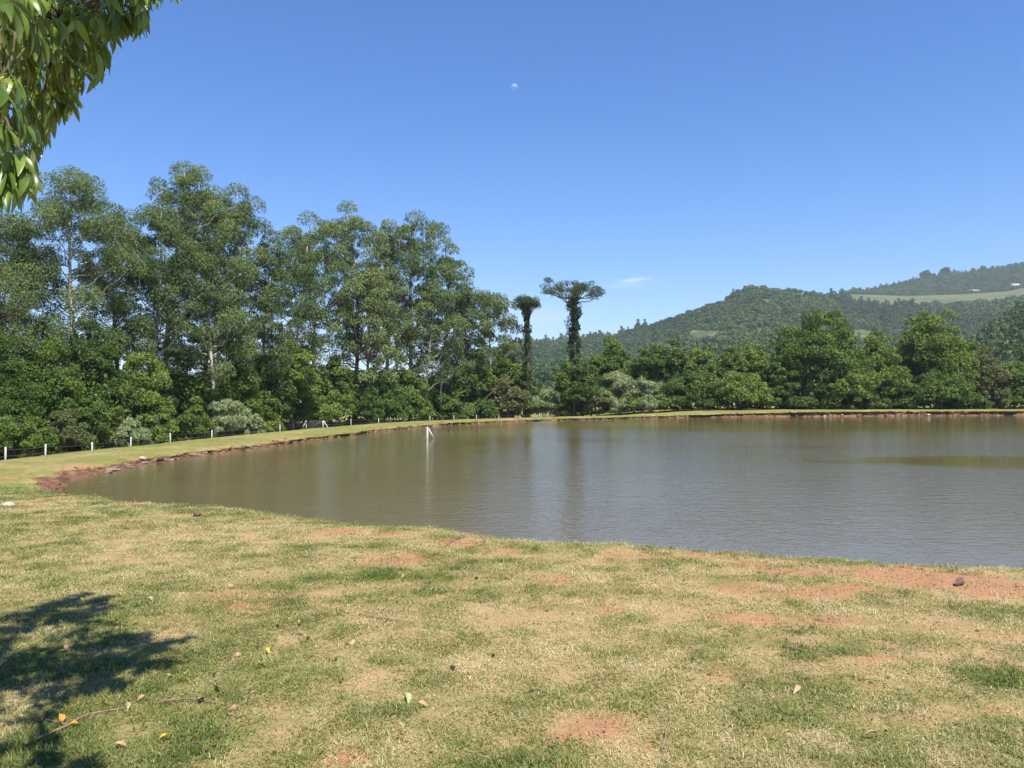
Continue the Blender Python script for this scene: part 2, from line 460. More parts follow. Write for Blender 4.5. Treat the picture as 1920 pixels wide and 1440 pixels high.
# ------------------------------------------------------------------ ground
def ray_shore(phi):
    dx, dy = np.sin(phi), np.cos(phi)
    a = SH; b = np.roll(SH, -1, 0)
    ca = a[:, 0] * dy - a[:, 1] * dx; cb = b[:, 0] * dy - b[:, 1] * dx
    k = np.where(ca * cb < 0)[0]
    r = []
    for i in k:
        t = ca[i] / (ca[i] - cb[i]); p = a[i] + (b[i] - a[i]) * t
        q = p[0] * dx + p[1] * dy
        if q > 0: r.append(q)
    return (min(r), max(r)) if r else None
phis = np.concatenate([np.radians(np.arange(-180, -43, 3.5)), np.radians(np.arange(-43, 43, 0.15)), np.radians(np.arange(43, 180, 3.5))])
tipr = float(np.min(np.hypot(SH[(SH[:, 0] < -5)][:, 0], SH[(SH[:, 0] < -5)][:, 1])))
rows = []
itip = np.argmin(np.arctan2(SH[:, 0], SH[:, 1]))
rt = float(np.hypot(*SH[itip]))
for ph in phis:
    h = ray_shore(ph)
    if h is None:
        rn, rf = (rt - 0.6, rt + 0.6) if ph < 0 else (20.0, 60.0)
    else:
        rn, rf = h
    kn = [0.5, rn - 1.4, rn + 1.0, rf - 1.0, rf + 2.4, rf + 14, rf + 40, 320, 4500]
    for i in range(1, len(kn)):
        kn[i] = max(kn[i], kn[i - 1] * 1.01 + 0.02)
    cnt = [120, 36, 10, 44, 34, 20, 16, 14]
    r = []
    for i, c in enumerate(cnt):
        t = np.linspace(0, 1, c, endpoint=False)
        if i in (0, 6, 7):
            r.append(kn[i] * (kn[i + 1] / kn[i]) ** t)
        else:
            r.append(kn[i] + (kn[i + 1] - kn[i]) * t)
    r.append([kn[-1]])
    rows.append(np.concatenate(r))
R = np.array(rows)
GX = R * np.sin(phis)[:, None]; GY = R * np.cos(phis)[:, None]
gs, gi = shore(GX, GY)
# even-odd for points far inside / outside
gs = gs.reshape(R.shape); gi2 = gi.reshape(R.shape)
GZ = land(GX, GY, gs.astype(float), gi2)
_cr = -0.36 * smooth((GY - 11) / 8) * (1 - smooth((GX - 8) / 32))
_ov = (0.12 + 0.25 * smooth((GX - 0) / 20) + 0.55 * np.clip(fbm(arc[gi2] * 0.5, arc[gi2] * 0 + 12.1, 3) - 0.25, 0, 1)) * smooth((GY - 20) / 8)
_ov = _ov * smooth((GZ - (_cr - 0.17)) / 0.12) * (1 - smooth((gs - 0.9) / 2.2)) * (gs > 0)
GX = GX - NOs[gi2][..., 0] * _ov; GY = GY - NOs[gi2][..., 1] * _ov
GZ = np.where(R > 300, np.minimum(GZ, -1.7), GZ)
dirt = blob(GX.ravel(), GY.ravel(), DIRT).reshape(R.shape)
green = blob(GX.ravel(), GY.ravel(), GREEN).reshape(R.shape)
green = np.maximum(green, (-0.15 + 1.3 * fbm(GX * 0.4, GY * 0.4, 5)) * smooth((GY - 12) / 5)) - 0.25 * (1 - smooth((GY - 9) / 6))
slope_bank = np.where((gs < 2.6) & (gs > -3) & (GY > 13), 1.0, 0.0)
crestz = -0.36 * smooth((GY - 11) / 8) * (1 - smooth((GX - 8) / 32))
bankm = slope_bank * smooth((crestz - 0.035 - GZ) / 0.07)
nphi, nr = R.shape
I = np.arange(nphi)[:, None] * nr; J = np.arange(nr - 1)[None, :]
In = np.roll(np.arange(nphi), -1)[:, None] * nr
Q = np.stack([I + J, In + J, In + J + 1, I + J + 1], -1).reshape(-1, 4)[:, ::-1]
gV = np.stack([GX, GY, GZ], -1).reshape(-1, 3)

m, nt, out = new_mat('ground_turf')
geo = nt.nodes.new('ShaderNodeNewGeometry'); pos = geo.outputs['Position']
aD = attr(nt, 'dirt'); aB = attr(nt, 'bank'); aG = attr(nt, 'green')
nL = noise(nt, 0.55, 4, 0.6, pos); nM = noise(nt, 3.2, 5, 0.65, pos); nS = noise(nt, 26, 5, 0.7, pos); nX = noise(nt, 120, 3, 0.7, pos)
straw = mixc(nt, nS, (0.31, 0.195, 0.10), (0.49, 0.355, 0.185))
grn = mixc(nt, nS, (0.10, 0.12, 0.026), (0.24, 0.24, 0.068))
gsel = math_n(nt, 'ADD', math_n(nt, 'MULTIPLY', nM, 0.75), math_n(nt, 'MULTIPLY', nL, 0.55))
gsel = math_n(nt, 'ADD', gsel, math_n(nt, 'MULTIPLY', aG, 0.35))
gsel = math_n(nt, 'ADD', gsel, math_n(nt, 'MULTIPLY', nX, 0.18))
turf = mixc(nt, ramp(nt, gsel, 0.52, 1.0), straw, grn)
soil = mixc(nt, nM, (0.32, 0.155, 0.08), (0.43, 0.235, 0.13))
soil = mixc(nt, ramp(nt, nS, 0.55, 0.8), soil, (0.25, 0.12, 0.06))
dsel = math_n(nt, 'ADD', aD, math_n(nt, 'MULTIPLY', math_n(nt, 'SUBTRACT', nM, 0.5), 0.7))
dsel = math_n(nt, 'ADD', dsel, math_n(nt, 'MULTIPLY', math_n(nt, 'SUBTRACT', nS, 0.5), 0.8))
dsel = math_n(nt, 'ADD', dsel, math_n(nt, 'MULTIPLY', math_n(nt, 'SUBTRACT', nL, 0.5), 0.6))
dsel = math_n(nt, 'ADD', dsel, math_n(nt, 'MULTIPLY', math_n(nt, 'SUBTRACT', nX, 0.5), 1.1))
c = mixc(nt, ramp(nt, dsel, 0.28, 0.85), turf, soil)
earth = mixc(nt, ramp(nt, nM, 0.3, 0.75), (0.075, 0.04, 0.025), (0.27, 0.15, 0.09))
earth = mixc(nt, ramp(nt, nS, 0.5, 0.85), earth, (0.075, 0.04, 0.027))
c = mixc(nt, ramp(nt, math_n(nt, 'ADD', aB, math_n(nt, 'MULTIPLY', math_n(nt, 'SUBTRACT', nS, 0.5), 0.6)), 0.3, 0.7), c, earth)
p = nt.nodes.new('ShaderNodeBsdfPrincipled'); p.inputs['Roughness'].default_value = 0.95; p.inputs['Specular IOR Level'].default_value = 0.1
nt.links.new(c, p.inputs['Base Color'])
b = nt.nodes.new('ShaderNodeBump'); b.inputs['Strength'].default_value = 0.7; b.inputs['Distance'].default_value = 0.03
nt.links.new(math_n(nt, 'ADD', nS, math_n(nt, 'MULTIPLY', nX, 0.5)), b.inputs['Height'])
nt.links.new(b.outputs[0], p.inputs['Normal'])
nt.links.new(p.outputs[0], out.inputs['Surface'])
M['ground'] = m
me = mesh_np('ground', gV, Q, m, {'dirt': dirt.ravel(), 'bank': bankm.ravel(), 'green': green.ravel()})
tag(link('ground', me), kind='structure')

# ------------------------------------------------------------------ water
import bmesh
m, nt, out = new_mat('pond_water')
geo = nt.nodes.new('ShaderNodeNewGeometry')
sx = nt.nodes.new('ShaderNodeSeparateXYZ'); nt.links.new(geo.outputs['Position'], sx.inputs[0])
mp = nt.nodes.new('ShaderNodeMapping'); mp.inputs['Scale'].default_value = (0.6, 1.0, 1.0); mp.inputs['Rotation'].default_value = (0, 0, math.radians(14))
nt.links.new(geo.outputs['Position'], mp.inputs['Vector'])
w1 = noise(nt, 6.5, 3, 0.55, mp.outputs[0], 0.3); w2 = noise(nt, 2.0, 2, 0.5, mp.outputs[0]); w3 = noise(nt, 17, 2, 0.5, mp.outputs[0])
hgt = math_n(nt, 'ADD', math_n(nt, 'MULTIPLY', w1, 0.015), math_n(nt, 'ADD', math_n(nt, 'MULTIPLY', w2, 0.011), math_n(nt, 'MULTIPLY', w3, 0.008)))
# gusts: calm and rippled areas
mpg = nt.nodes.new('ShaderNodeMapping'); mpg.inputs['Scale'].default_value = (0.06, 0.14, 1); nt.links.new(geo.outputs['Position'], mpg.inputs['Vector'])
gust = ramp(nt, noise(nt, 1.0, 3, 0.5, mpg.outputs[0]), 0.25, 0.6)
# lee of the left bank is calmer, one calm slick lies out on the right
dx = math_n(nt, 'DIVIDE', math_n(nt, 'SUBTRACT', sx.outputs[0], 17.5), 5.6); dy = math_n(nt, 'DIVIDE', math_n(nt, 'SUBTRACT', sx.outputs[1], 26.2), 2.5)
dd = math_n(nt, 'ADD', math_n(nt, 'MULTIPLY', dx, dx), math_n(nt, 'MULTIPLY', dy, dy))
slick = ramp(nt, math_n(nt, 'ADD', dd, math_n(nt, 'MULTIPLY', math_n(nt, 'SUBTRACT', noise(nt, 0.5, 3, 0.6, geo.outputs['Position']), 0.5), 2.0)), 0.2, 1.9)
lee = ramp(nt, sx.outputs[0], -13.0, 3.0)
far = ramp(nt, sx.outputs[1], 60.0, 40.0)
stren = math_n(nt, 'ADD', math_n(nt, 'MULTIPLY', gust, 0.55), 0.45)
stren = math_n(nt, 'MULTIPLY', stren, math_n(nt, 'ADD', math_n(nt, 'MULTIPLY', lee, 0.55), 0.45))
stren = math_n(nt, 'MULTIPLY', stren, math_n(nt, 'ADD', math_n(nt, 'MULTIPLY', far, 0.55), 0.45))
stren = math_n(nt, 'MULTIPLY', stren, math_n(nt, 'ADD', math_n(nt, 'MULTIPLY', slick, 0.82), 0.18))
b = nt.nodes.new('ShaderNodeBump'); b.inputs['Distance'].default_value = 1.0
nt.links.new(stren, b.inputs['Strength']); nt.links.new(hgt, b.inputs['Height'])
p = nt.nodes.new('ShaderNodeBsdfPrincipled')
p.inputs['Base Color'].default_value = (0.118, 0.093, 0.043, 1)
p.inputs['Roughness'].default_value = 0.05
p.inputs['IOR'].default_value = 1.333
nt.links.new(b.outputs[0], p.inputs['Normal'])
nt.links.new(p.outputs[0], out.inputs['Surface'])
M['water'] = m
bm = bmesh.new()
ring = SH + NOs * 0.15
vv = [bm.verts.new((q[0], q[1], WATER)) for q in ring]
f = bm.faces.new(vv)
bmesh.ops.triangulate(bm, faces=[f])
bmesh.ops.recalc_face_normals(bm, faces=bm.faces)
if sum(fc.normal.z for fc in bm.faces) < 0:
    bmesh.ops.reverse_faces(bm, faces=bm.faces)
me = bpy.data.meshes.new('pond_water'); bm.to_mesh(me); bm.free()
me.materials.append(m)
tag(link('pond_water', me), kind='structure')

# ------------------------------------------------------------------ hills
def interp(px, tab):
    a = np.array(tab, float); return np.interp(px, a[:, 0], a[:, 1])
RA = [(880, 668), (960, 652), (1005, 643), (1050, 640), (1100, 636), (1150, 631), (1200, 615), (1250, 602), (1300, 588), (1340, 573), (1380, 552), (1396, 541), (1408, 536), (1430, 538),
      (1460, 544), (1500, 549), (1560, 556), (1590, 567), (1640, 573), (1700, 575), (1800, 571), (1890, 564), (1920, 558), (2050, 548), (2400, 520)]
RF = [(1560, 553), (1590, 551), (1640, 552), (1700, 554), (1800, 551), (1890, 545), (1920, 539), (2050, 528), (2400, 505)]
RB = [(1560, 553), (1590, 548), (1630, 549), (1655, 541), (1700, 528), (1750, 516), (1800, 511), (1850, 503), (1920, 491), (2050, 470), (2400, 440)]
def hill_e(px, Y):
    """elevation tangent of the hill surface at picture column px and depth Y"""
    eA = (HZ - interp(px, RA)) / F; DA = 1050 + 60 * np.sin(px * 0.008)
    sel = smooth((px - 1540) / 40)
    eF = np.where(px > 1540, (HZ - interp(px, RF)) / F, 0) * sel + (1 - sel) * eA * 0.8
    eB = np.where(px > 1540, (HZ - interp(px, RB)) / F, 0) * sel + (1 - sel) * eA * 0.7
    u = np.clip((Y - 230) / (DA - 230), 0, 1)
    spur = (fbm(px * 0.011 + Y * 0.0012, Y * 0.004, 3) - 0.5) * 0.55 * u * (1 - u) * 4 * 0.45
    e = eA * np.clip(u ** 0.95 + spur * 0.6, 0, 1)
    u2 = np.clip((Y - DA) / (1420 - DA), 0, 1); e = e + (eF - eA) * u2
    u3 = np.clip((Y - 1420) / 300, 0, 1); e = e + (eB - eF) * u3
    u4 = np.clip((Y - 1720) / 600, 0, 1); e = e * (1 - 0.6 * u4)
    return e, DA
def field_mask(px, Y, e, DA):
    py = HZ - F * e
    f = ((px > 1592) & (px < 1935) & (Y > DA + 10) & (Y < 1415)).astype(float)
    f = np.maximum(f, (((px - 1320) / 30) ** 2 + ((py - 626) / 9.0) ** 2 + (fbm(px * .06, py * .1, 2) - .5) * 1.4 < 1).astype(float) * (Y < DA))
    f = np.maximum(f, (((px - 1608) / 30) ** 2 + ((py - 628) / 12.0) ** 2 + (fbm(px * .06, py * .1, 2) - .5) < 1).astype(float) * (Y < DA))
    return f
hpx = np.arange(860, 2300, 4.0); hY = np.concatenate([np.linspace(230, 1030, 90), np.linspace(1040, 1440, 36), np.linspace(1450, 1720, 28), np.linspace(1760, 2300, 8)])
HP, HY = np.meshgrid(hpx, hY, indexing='ij')
he, hD = hill_e(HP, HY)
TREEH = 7.0
hz = EYE + he * HY - TREEH * 0.8 * (1 - field_mask(HP, HY, he, hD))
hz = np.where(HY < 260, np.minimum(hz, -1.9), hz)
hV = np.stack([(HP - 960) / F * HY, HY, hz], -1).reshape(-1, 3)
a, bq = HP.shape
I = np.arange(a - 1)[:, None] * bq; J = np.arange(bq - 1)[None]
hQ = np.stack([I + J, I + bq + J, I + bq + J + 1, I + J + 1], -1).reshape(-1, 4)
m, nt, out = new_mat('hill_ground')
geo = nt.nodes.new('ShaderNodeNewGeometry'); pos = geo.outputs['Position']
mp = nt.nodes.new('ShaderNodeMapping'); mp.inputs['Scale'].default_value = (0.6, 2.2, 1); nt.links.new(pos, mp.inputs['Vector'])
n1 = noise(nt, 0.009, 4, 0.6, mp.outputs[0]); n2 = noise(nt, 0.12, 4, 0.7, pos)
fld = mixc(nt, ramp(nt, n1, 0.42, 0.58), (0.06, 0.10, 0.03), (0.115, 0.12, 0.05))
fld = mixc(nt, ramp(nt, noise(nt, 0.022, 3, 0.5, mp.outputs[0]), 0.56, 0.66), fld, (0.19, 0.13, 0.08))
frst = mixc(nt, n2, (0.04, 0.07, 0.022), (0.085, 0.12, 0.04))
c = mixc(nt, attr(nt, 'field'), frst, fld)
p = nt.nodes.new('ShaderNodeBsdfPrincipled'); p.inputs['Roughness'].default_value = 0.95; p.inputs['Specular IOR Level'].default_value = 0.1
nt.links.new(c, p.inputs['Base Color']); nt.links.new(p.outputs[0], out.inputs['Surface'])
M['hillg'] = m
tag(link('hill', mesh_np('hill', hV, hQ, m, {'field': field_mask(HP, HY, he, hD).ravel()})), kind='structure')

# nearer spur on the right
RC = [(1740, 720), (1780, 690), (1800, 672), (1850, 634), (1885, 608), (1920, 583), (2000, 548), (2300, 500)]
cpx = np.arange(1720, 2300, 6.0); cY = np.linspace(190, 520, 60)
CP, CY = np.meshgrid(cpx, cY, indexing='ij')
def spur_e(px, Y):
    eC = (HZ - interp(px, RC)) / F
    u = np.clip((Y - 190) / 230, 0, 1)
    return eC * u ** 0.8 * (1 - 0.5 * np.clip((Y - 430) / 90, 0, 1))
ce = spur_e(CP, CY)
cz = EYE + ce * CY - 6
cz = np.where(CY < 215, np.minimum(cz, -2.2), cz)
a, bq = CP.shape
I = np.arange(a - 1)[:, None] * bq; J = np.arange(bq - 1)[None]
cQ = np.stack([I + J, I + bq + J, I + bq + J + 1, I + J + 1], -1).reshape(-1, 4)
cpyy = HZ - F * ce
cf = ((((CP - 1908) / 26) ** 2 + ((cpyy - 640) / 12.0) ** 2) < 1).astype(float)
tag(link('hill_spur', mesh_np('hill_spur', np.stack([(CP - 960) / F * CY, CY, cz], -1).reshape(-1, 3), cQ, M['hillg'], {'field': cf.ravel()})), kind='structure')

# ------------------------------------------------------------------ geometry node scatter (only for uncountable cover)
PROTO = bpy.data.collections.new('scatter_sources')
def scatter(name, protos, pts, rot, scl, tint, idx):
    col = bpy.data.collections.new(name + '_sources')
    for i, me in enumerate(protos):
        o = bpy.data.objects.new("%s_src_%02d" % (name, i), me); col.objects.link(o)
    me = bpy.data.meshes.new(name)
    n = len(pts)
    me.vertices.add(n); me.vertices.foreach_set('co', np.ascontiguousarray(pts, dtype=np.float32).ravel())
    for k, ty, v in (('rot', 'FLOAT_VECTOR', rot), ('scl', 'FLOAT_VECTOR', scl)):
        at = me.attributes.new(k, ty, 'POINT'); at.data.foreach_set('vector', np.ascontiguousarray(v, dtype=np.float32).ravel())
    at = me.attributes.new('tint', 'FLOAT', 'POINT'); at.data.foreach_set('value', np.ascontiguousarray(tint, dtype=np.float32))
    at = me.attributes.new('pick', 'INT', 'POINT'); at.data.foreach_set('value', np.ascontiguousarray(idx, dtype=np.int32))
    o = link(name, me)
    ng = bpy.data.node_groups.new(name + '_nodes', 'GeometryNodeTree')
    ng.interface.new_socket('Geometry', in_out='INPUT', socket_type='NodeSocketGeometry')
    ng.interface.new_socket('Geometry', in_out='OUTPUT', socket_type='NodeSocketGeometry')
    gi_ = ng.nodes.new('NodeGroupInput'); go = ng.nodes.new('NodeGroupOutput')
    ci = ng.nodes.new('GeometryNodeCollectionInfo'); ci.inputs['Collection'].default_value = col
    ci.inputs['Separate Children'].default_value = True; ci.inputs['Reset Children'].default_value = True
    m2p = ng.nodes.new('GeometryNodeMeshToPoints')
    iop = ng.nodes.new('GeometryNodeInstanceOnPoints'); iop.inputs['Pick Instance'].default_value = True
    def na(nm, ty):
        a = ng.nodes.new('GeometryNodeInputNamedAttribute'); a.data_type = ty; a.inputs['Name'].default_value = nm
        return [s for s in a.outputs if s.enabled and s.name == 'Attribute'][0]
    e2r = ng.nodes.new('FunctionNodeEulerToRotation')
    ng.links.new(na('rot', 'FLOAT_VECTOR'), e2r.inputs[0])
    ng.links.new(gi_.outputs[0], m2p.inputs['Mesh']); ng.links.new(m2p.outputs[0], iop.inputs['Points'])
    ng.links.new(ci.outputs[0], iop.inputs['Instance']); ng.links.new(na('pick', 'INT'), iop.inputs['Instance Index'])
    ng.links.new(e2r.outputs[0], iop.inputs['Rotation']); ng.links.new(na('scl', 'FLOAT_VECTOR'), iop.inputs['Scale'])
    ng.links.new(iop.outputs[0], go.inputs[0])
    md = o.modifiers.new('scatter', 'NODES'); md.node_group = ng
    return o

def unit(n, rng=RNG):
    v = rng.normal(size=(n, 3)); return v / np.linalg.norm(v, axis=1)[:, None]

def puff(g, c, r, n, L, W, rng, flat=0.75, droop=0.5, a_lo=0.0, a_hi=1.0, under=-0.35):
    """one rounded clump of leaves, denser on its upper shell"""
    d = unit(int(n * 1.5), rng); d = d[d[:, 2] > under + rng.random(len(d)) * 0.3][:n]
    n = len(d)
    rad = r * (0.45 + 0.6 * rng.random(n) ** 0.45)
    C = c + d * rad[:, None] * np.array([1, 1, flat])
    nor = d * 0.6 + unit(n, rng) * 0.75 + np.array([0, 0, 0.35])
    ax = np.cross(nor, unit(n, rng)) + np.array([0, 0, -droop]) * rng.random(n)[:, None] + d * 0.3
    a = np.clip(rng.uniform(a_lo, a_hi, n), 0, 1)
    s = rng.uniform(0.7, 1.25, n)
    g.leaves(C, ax, nor, L * s, W * s, a)

# hill forest: three crown shapes
hp = []
for k in range(4):
    rng = np.random.default_rng(50 + k); g = Geo()
    for j in range(9 if k < 3 else 6):
        d = unit(1, rng)[0]; d[2] = abs(d[2])
        c = d * np.array([2.6, 2.6, 2.4 if k < 3 else 5.0]) * rng.uniform(0.5, 1) + np.array([0, 0, 3.0])
        puff(g, c, rng.uniform(1.4, 2.3), 46, 1.25, 0.8, rng, 0.85, 0.2, under=-0.6)
    if k == 3:
        for j in range(4): puff(g, np.array([0, 0, 2.0 + j * 2.3]), 1.7 - 0.2 * j, 46, 1.2, 0.7, rng, 1.0, 0.2, under=-0.8)
    g.tube([(0, 0, -4), (0, 0, 3)], [0.35, 0.2], 5)
    hp.append(g.mesh('hill_crown_source', M['hill']))
rng = np.random.default_rng(9)
n = 22000
spx = rng.uniform(900, 2150, n); sY = np.sqrt(rng.uniform(300 ** 2, 1715 ** 2, n))
e, DA = hill_e(spx, sY)
fm = field_mask(spx, sY, e, DA)
vis = (fm < 0.5) & ~((spx < 1560) & (sY > DA + 30)) & ~((spx >= 1560) & (sY > DA + 12) & (sY < 1412) & (rng.random(n) > 0.10 + 0.5 * (fbm(spx * .012, sY * .01, 2) > .58)))
# clear narrow ground lanes
spx, sY, e = spx[vis], sY[vis], e[vis]
n1_ = len(spx)
hpts = np.stack([(spx - 960) / F * sY, sY, EYE + e * sY - TREEH * 0.8 - 0.5], -1)
n = 2600
qpx = rng.uniform(1735, 2200, n); qY = np.sqrt(rng.uniform(205 ** 2, 450 ** 2, n)); qe = spur_e(qpx, qY)
qpy = HZ - F * qe
ok = ((qpx - 1908) / 26) ** 2 + ((qpy - 640) / 12.0) ** 2 > 1
qpx, qY, qe = qpx[ok], qY[ok], qe[ok]
hpts = np.vstack([hpts, np.stack([(qpx - 960) / F * qY, qY, EYE + qe * qY - 6.5], -1)])
n = len(hpts)
clump = fbm(hpts[:, 0] * 0.012, hpts[:, 1] * 0.012, 3)
hs_ = rng.uniform(0.7, 1.7, n) * (0.75 + 0.5 * clump)
hs_[n1_:] *= 0.85
tint = np.clip(0.15 + 1.0 * (fbm(hpts[:, 0] * 0.006 + 5, hpts[:, 1] * 0.006, 3) - 0.3) + rng.normal(0, 0.18, n), 0, 1)
pick = np.where(rng.random(n) < np.clip((fbm(hpts[:, 0] * 0.008 + 50, hpts[:, 1] * 0.008, 2) - 0.45) * 3, 0.03, 0.7), 3, rng.integers(0, 3, n))
rot = np.zeros((n, 3)); rot[:, 2] = rng.uniform(0, 6.28, n)
o = scatter('hillside_forest', hp, hpts, rot, np.stack([hs_, hs_, hs_ * rng.uniform(0.85, 1.2, n)], -1), tint, pick)
tag(o, 'dense green forest covering the hillside beyond the pond', 'forest', kind='stuff')

# ------------------------------------------------------------------ tree builders (local coordinates, base at origin)
def limb(p0, p1, up, n=6, rng=RNG, wob=0.06):
    t = np.linspace(0, 1, n)[:, None]
    p0 = np.asarray(p0, float); p1 = np.asarray(p1, float)
    L = np.linalg.norm(p1 - p0)
    q = p0 + (p1 - p0) * t + np.array([0, 0, up * L]) * (t * (1 - t))
    q[1:-1] += rng.normal(0, wob * L / 2, (n - 2, 3))
    return q

def eucalyptus(seed, H, W, base=0.3, npuff=26, lean=0.0, leafL=0.30, leafW=0.12, density=1.75, fork=False):
    rng = np.random.default_rng(seed)
    tr = Geo(); cr = Geo()
    t = np.linspace(0, 1, 14)
    path = np.stack([lean * t ** 1.5 * H * 0.1 + 0.012 * H * np.sin(t * 5 + seed), 0.012 * H * np.cos(t * 4 + seed * 2), t * H * 0.95], -1)
    r0 = 0.0105 * H
    tr.tube(path, r0 * (1 - 0.9 * t) + 0.02, 8)
    def at(u):
        return np.array([np.interp(u, t, path[:, k]) for k in range(3)])
    nb = npuff
    az = rng.uniform(0, 6.28)
    for i in range(nb):
        u = base + (0.97 - base) * ((i + 0.5) / nb) ** 0.85
        az += 2.4 + rng.normal(0, 0.4)
        v = (u - base) / (1 - base)
        prof = (0.55 + 0.75 * np.sin(np.pi * np.clip(v * 0.85 + 0.12, 0, 1))) * (1.0 if v < 0.75 else 1.0 - 1.0 * (v - 0.75))
        Lb = W * 0.5 * prof * rng.uniform(0.55, 1.0)
        p0 = at(u * 0.94)
        p1 = p0 + np.array([math.cos(az) * Lb, math.sin(az) * Lb, Lb * rng.uniform(0.35, 0.9)])
        p1[2] = min(p1[2], H * 0.965)
        lb = limb(p0, p1, -0.12, 6, rng)
        rr = max(0.018, r0 * (1 - 0.9 * u) * 0.55)
        tr.tube(lb, np.linspace(rr, 0.015, 6), 5)
        rp = (0.09 * W + 0.55) * rng.uniform(0.7, 1.25) * (1 - 0.15 * v)
        a0 = rng.uniform(0.0, 0.3); a1 = a0 + 0.6
        puff(cr, p1 + np.array([0, 0, rp * 0.15]), rp, int(150 * density * rp ** 1.6), leafL, leafW, rng, 0.9, 0.8, a0, a1, under=-0.5)
        if Lb > 1.0:
            for k in range(rng.integers(1, 3)):
                q = lb[rng.integers(2, 5)] + rng.normal(0, 0.35, 3) * Lb * 0.4 + np.array([0, 0, 0.3])
                tr.tube(limb(lb[2], q, 0.1, 4, rng), np.linspace(rr * 0.5, 0.012, 4), 4)
                r2 = rp * rng.uniform(0.5, 0.85)
                puff(cr, q, r2, int(150 * density * r2 ** 1.6), leafL, leafW, rng, 0.9, 0.8, a0, a1, under=-0.5)
    puff(cr, at(1.0) + np.array([0, 0, -0.2]), 0.10 * W + 0.6, int(260 * density), leafL, leafW, rng, 0.9, 0.6)
    # low epicormic sprays on the bole
    for i in range(5):
        u = rng.uniform(base * 0.5, base)
        q = at(u) + rng.normal(0, 0.5, 3)
        puff(cr, q, 0.7, int(70 * density), leafL, leafW, rng, 0.8, 0.8)
    return tr, cr

def broadleaf(seed, H, W, npuff=34, leafL=0.42, leafW=0.26, base=0.12, density=1.0, lobes=4, top=0.55):
    rng = np.random.default_rng(seed)
    tr = Geo(); cr = Geo()
    t = np.linspace(0, 1, 8)
    path = np.stack([0.03 * W * np.sin(t * 4 + seed), 0.03 * W * np.cos(t * 3 + seed), t * H * 0.62], -1)
    r0 = 0.016 * H + 0.03
    tr.tube(path, r0 * (1 - 0.75 * t), 8)
    # lobed crown made of a few big rounded masses
    L = []
    for i in range(lobes):
        az = i * 6.28 / lobes + rng.uniform(-0.4, 0.4)
        q = rng.uniform(0.12, 0.27) * W
        zc = H * (base + (1 - base) * rng.uniform(0.25, 0.6))
        L.append((np.array([math.cos(az) * q, math.sin(az) * q, zc]), W * rng.uniform(0.24, 0.32), H * (1 - base) * rng.uniform(0.24, 0.34)))
    L.append((np.array([rng.normal(0, .05) * W, rng.normal(0, .05) * W, H * top]), W * 0.31, H * (1 - top) * 0.94))
    L.append((np.array([0, 0, H * (base + 0.24)]), W * 0.43, H * 0.24))
    tot = sum(l[1] for l in L)
    for c, rx, rz in L:
        rp0 = 0.07 * W + 0.24; k = max(5, int(1.15 * 4 * rx * (rx + rz) * 0.5 / rp0 ** 2 * 0.8))
        tr.tube(limb(path[4 + rng.integers(0, 3)], c, 0.05, 6, rng), np.linspace(r0 * 0.45, 0.03, 6), 5)
        d = unit(k * 2, rng); d = d[d[:, 2] > -0.55][:k]
        for dd in d:
            if rng.random() < 0.14: continue
            pc = c + dd * np.array([rx, rx, rz]) * rng.uniform(0.7, 1.1)
            if pc[2] < 0.4: pc[2] = 0.4
            rp = rp0 * rng.uniform(0.55, 1.4)
            a0 = rng.uniform(0, 0.4)
            puff(cr, pc, rp, int(80 * density * (rp / 0.8) ** 1.5), leafL, leafW, rng, 0.82, 0.55, a0, a0 + 0.6, under=-0.6)
            if rng.random() < 0.35:
                tr.tube(limb(c, pc, 0.05, 4, rng), np.linspace(0.05, 0.015, 4), 4)
    return tr, cr

def shrub(seed, H, W, npuff=22, leafL=0.34, leafW=0.2, density=1.0, droop=0.6, flat=0.8):
    rng = np.random.default_rng(seed)
    tr = Geo(); cr = Geo()
    for i in range(7):
        az = rng.uniform(0, 6.28); q = W * rng.uniform(0.1, 0.38)
        tr.tube(limb((rng.normal(0, .15), rng.normal(0, .15), -0.1), (math.cos(az) * q, math.sin(az) * q, H * rng.uniform(0.5, 0.88)), 0.1, 5, rng), np.linspace(0.05, 0.012, 5), 5)
    for i in range(npuff):
        d = unit(1, rng)[0]; d[2] = abs(d[2]) if rng.random() < 0.75 else d[2] * 0.4
        k = rng.uniform(0.55, 1.15)
        c = np.array([0, 0, H * 0.36]) + d * k * np.array([W * 0.42, W * 0.42, H * 0.52])
        rp = (0.12 * W + 0.14) * rng.uniform(0.5, 1.3)
        a0 = rng.uniform(0, 0.4)
        puff(cr, c, rp, int(80 * density * (rp / 0.6) ** 1.2), leafL, leafW, rng, flat, droop, a0, a0 + 0.6, under=-0.5)
    return tr, cr

def plant(name, geos, loc, label, cat, bark, leaf, group=None, rotz=0.0, parts=('trunk', 'crown')):
    r = thing(name, loc, label, cat, group)
    r.rotation_euler = (0, 0, rotz)
    link(parts[0], geos[0].mesh(name + '_' + parts[0], M[bark]), r)
    link(parts[1], geos[1].mesh(name + '_' + parts[1], M[leaf]), r)
    return r

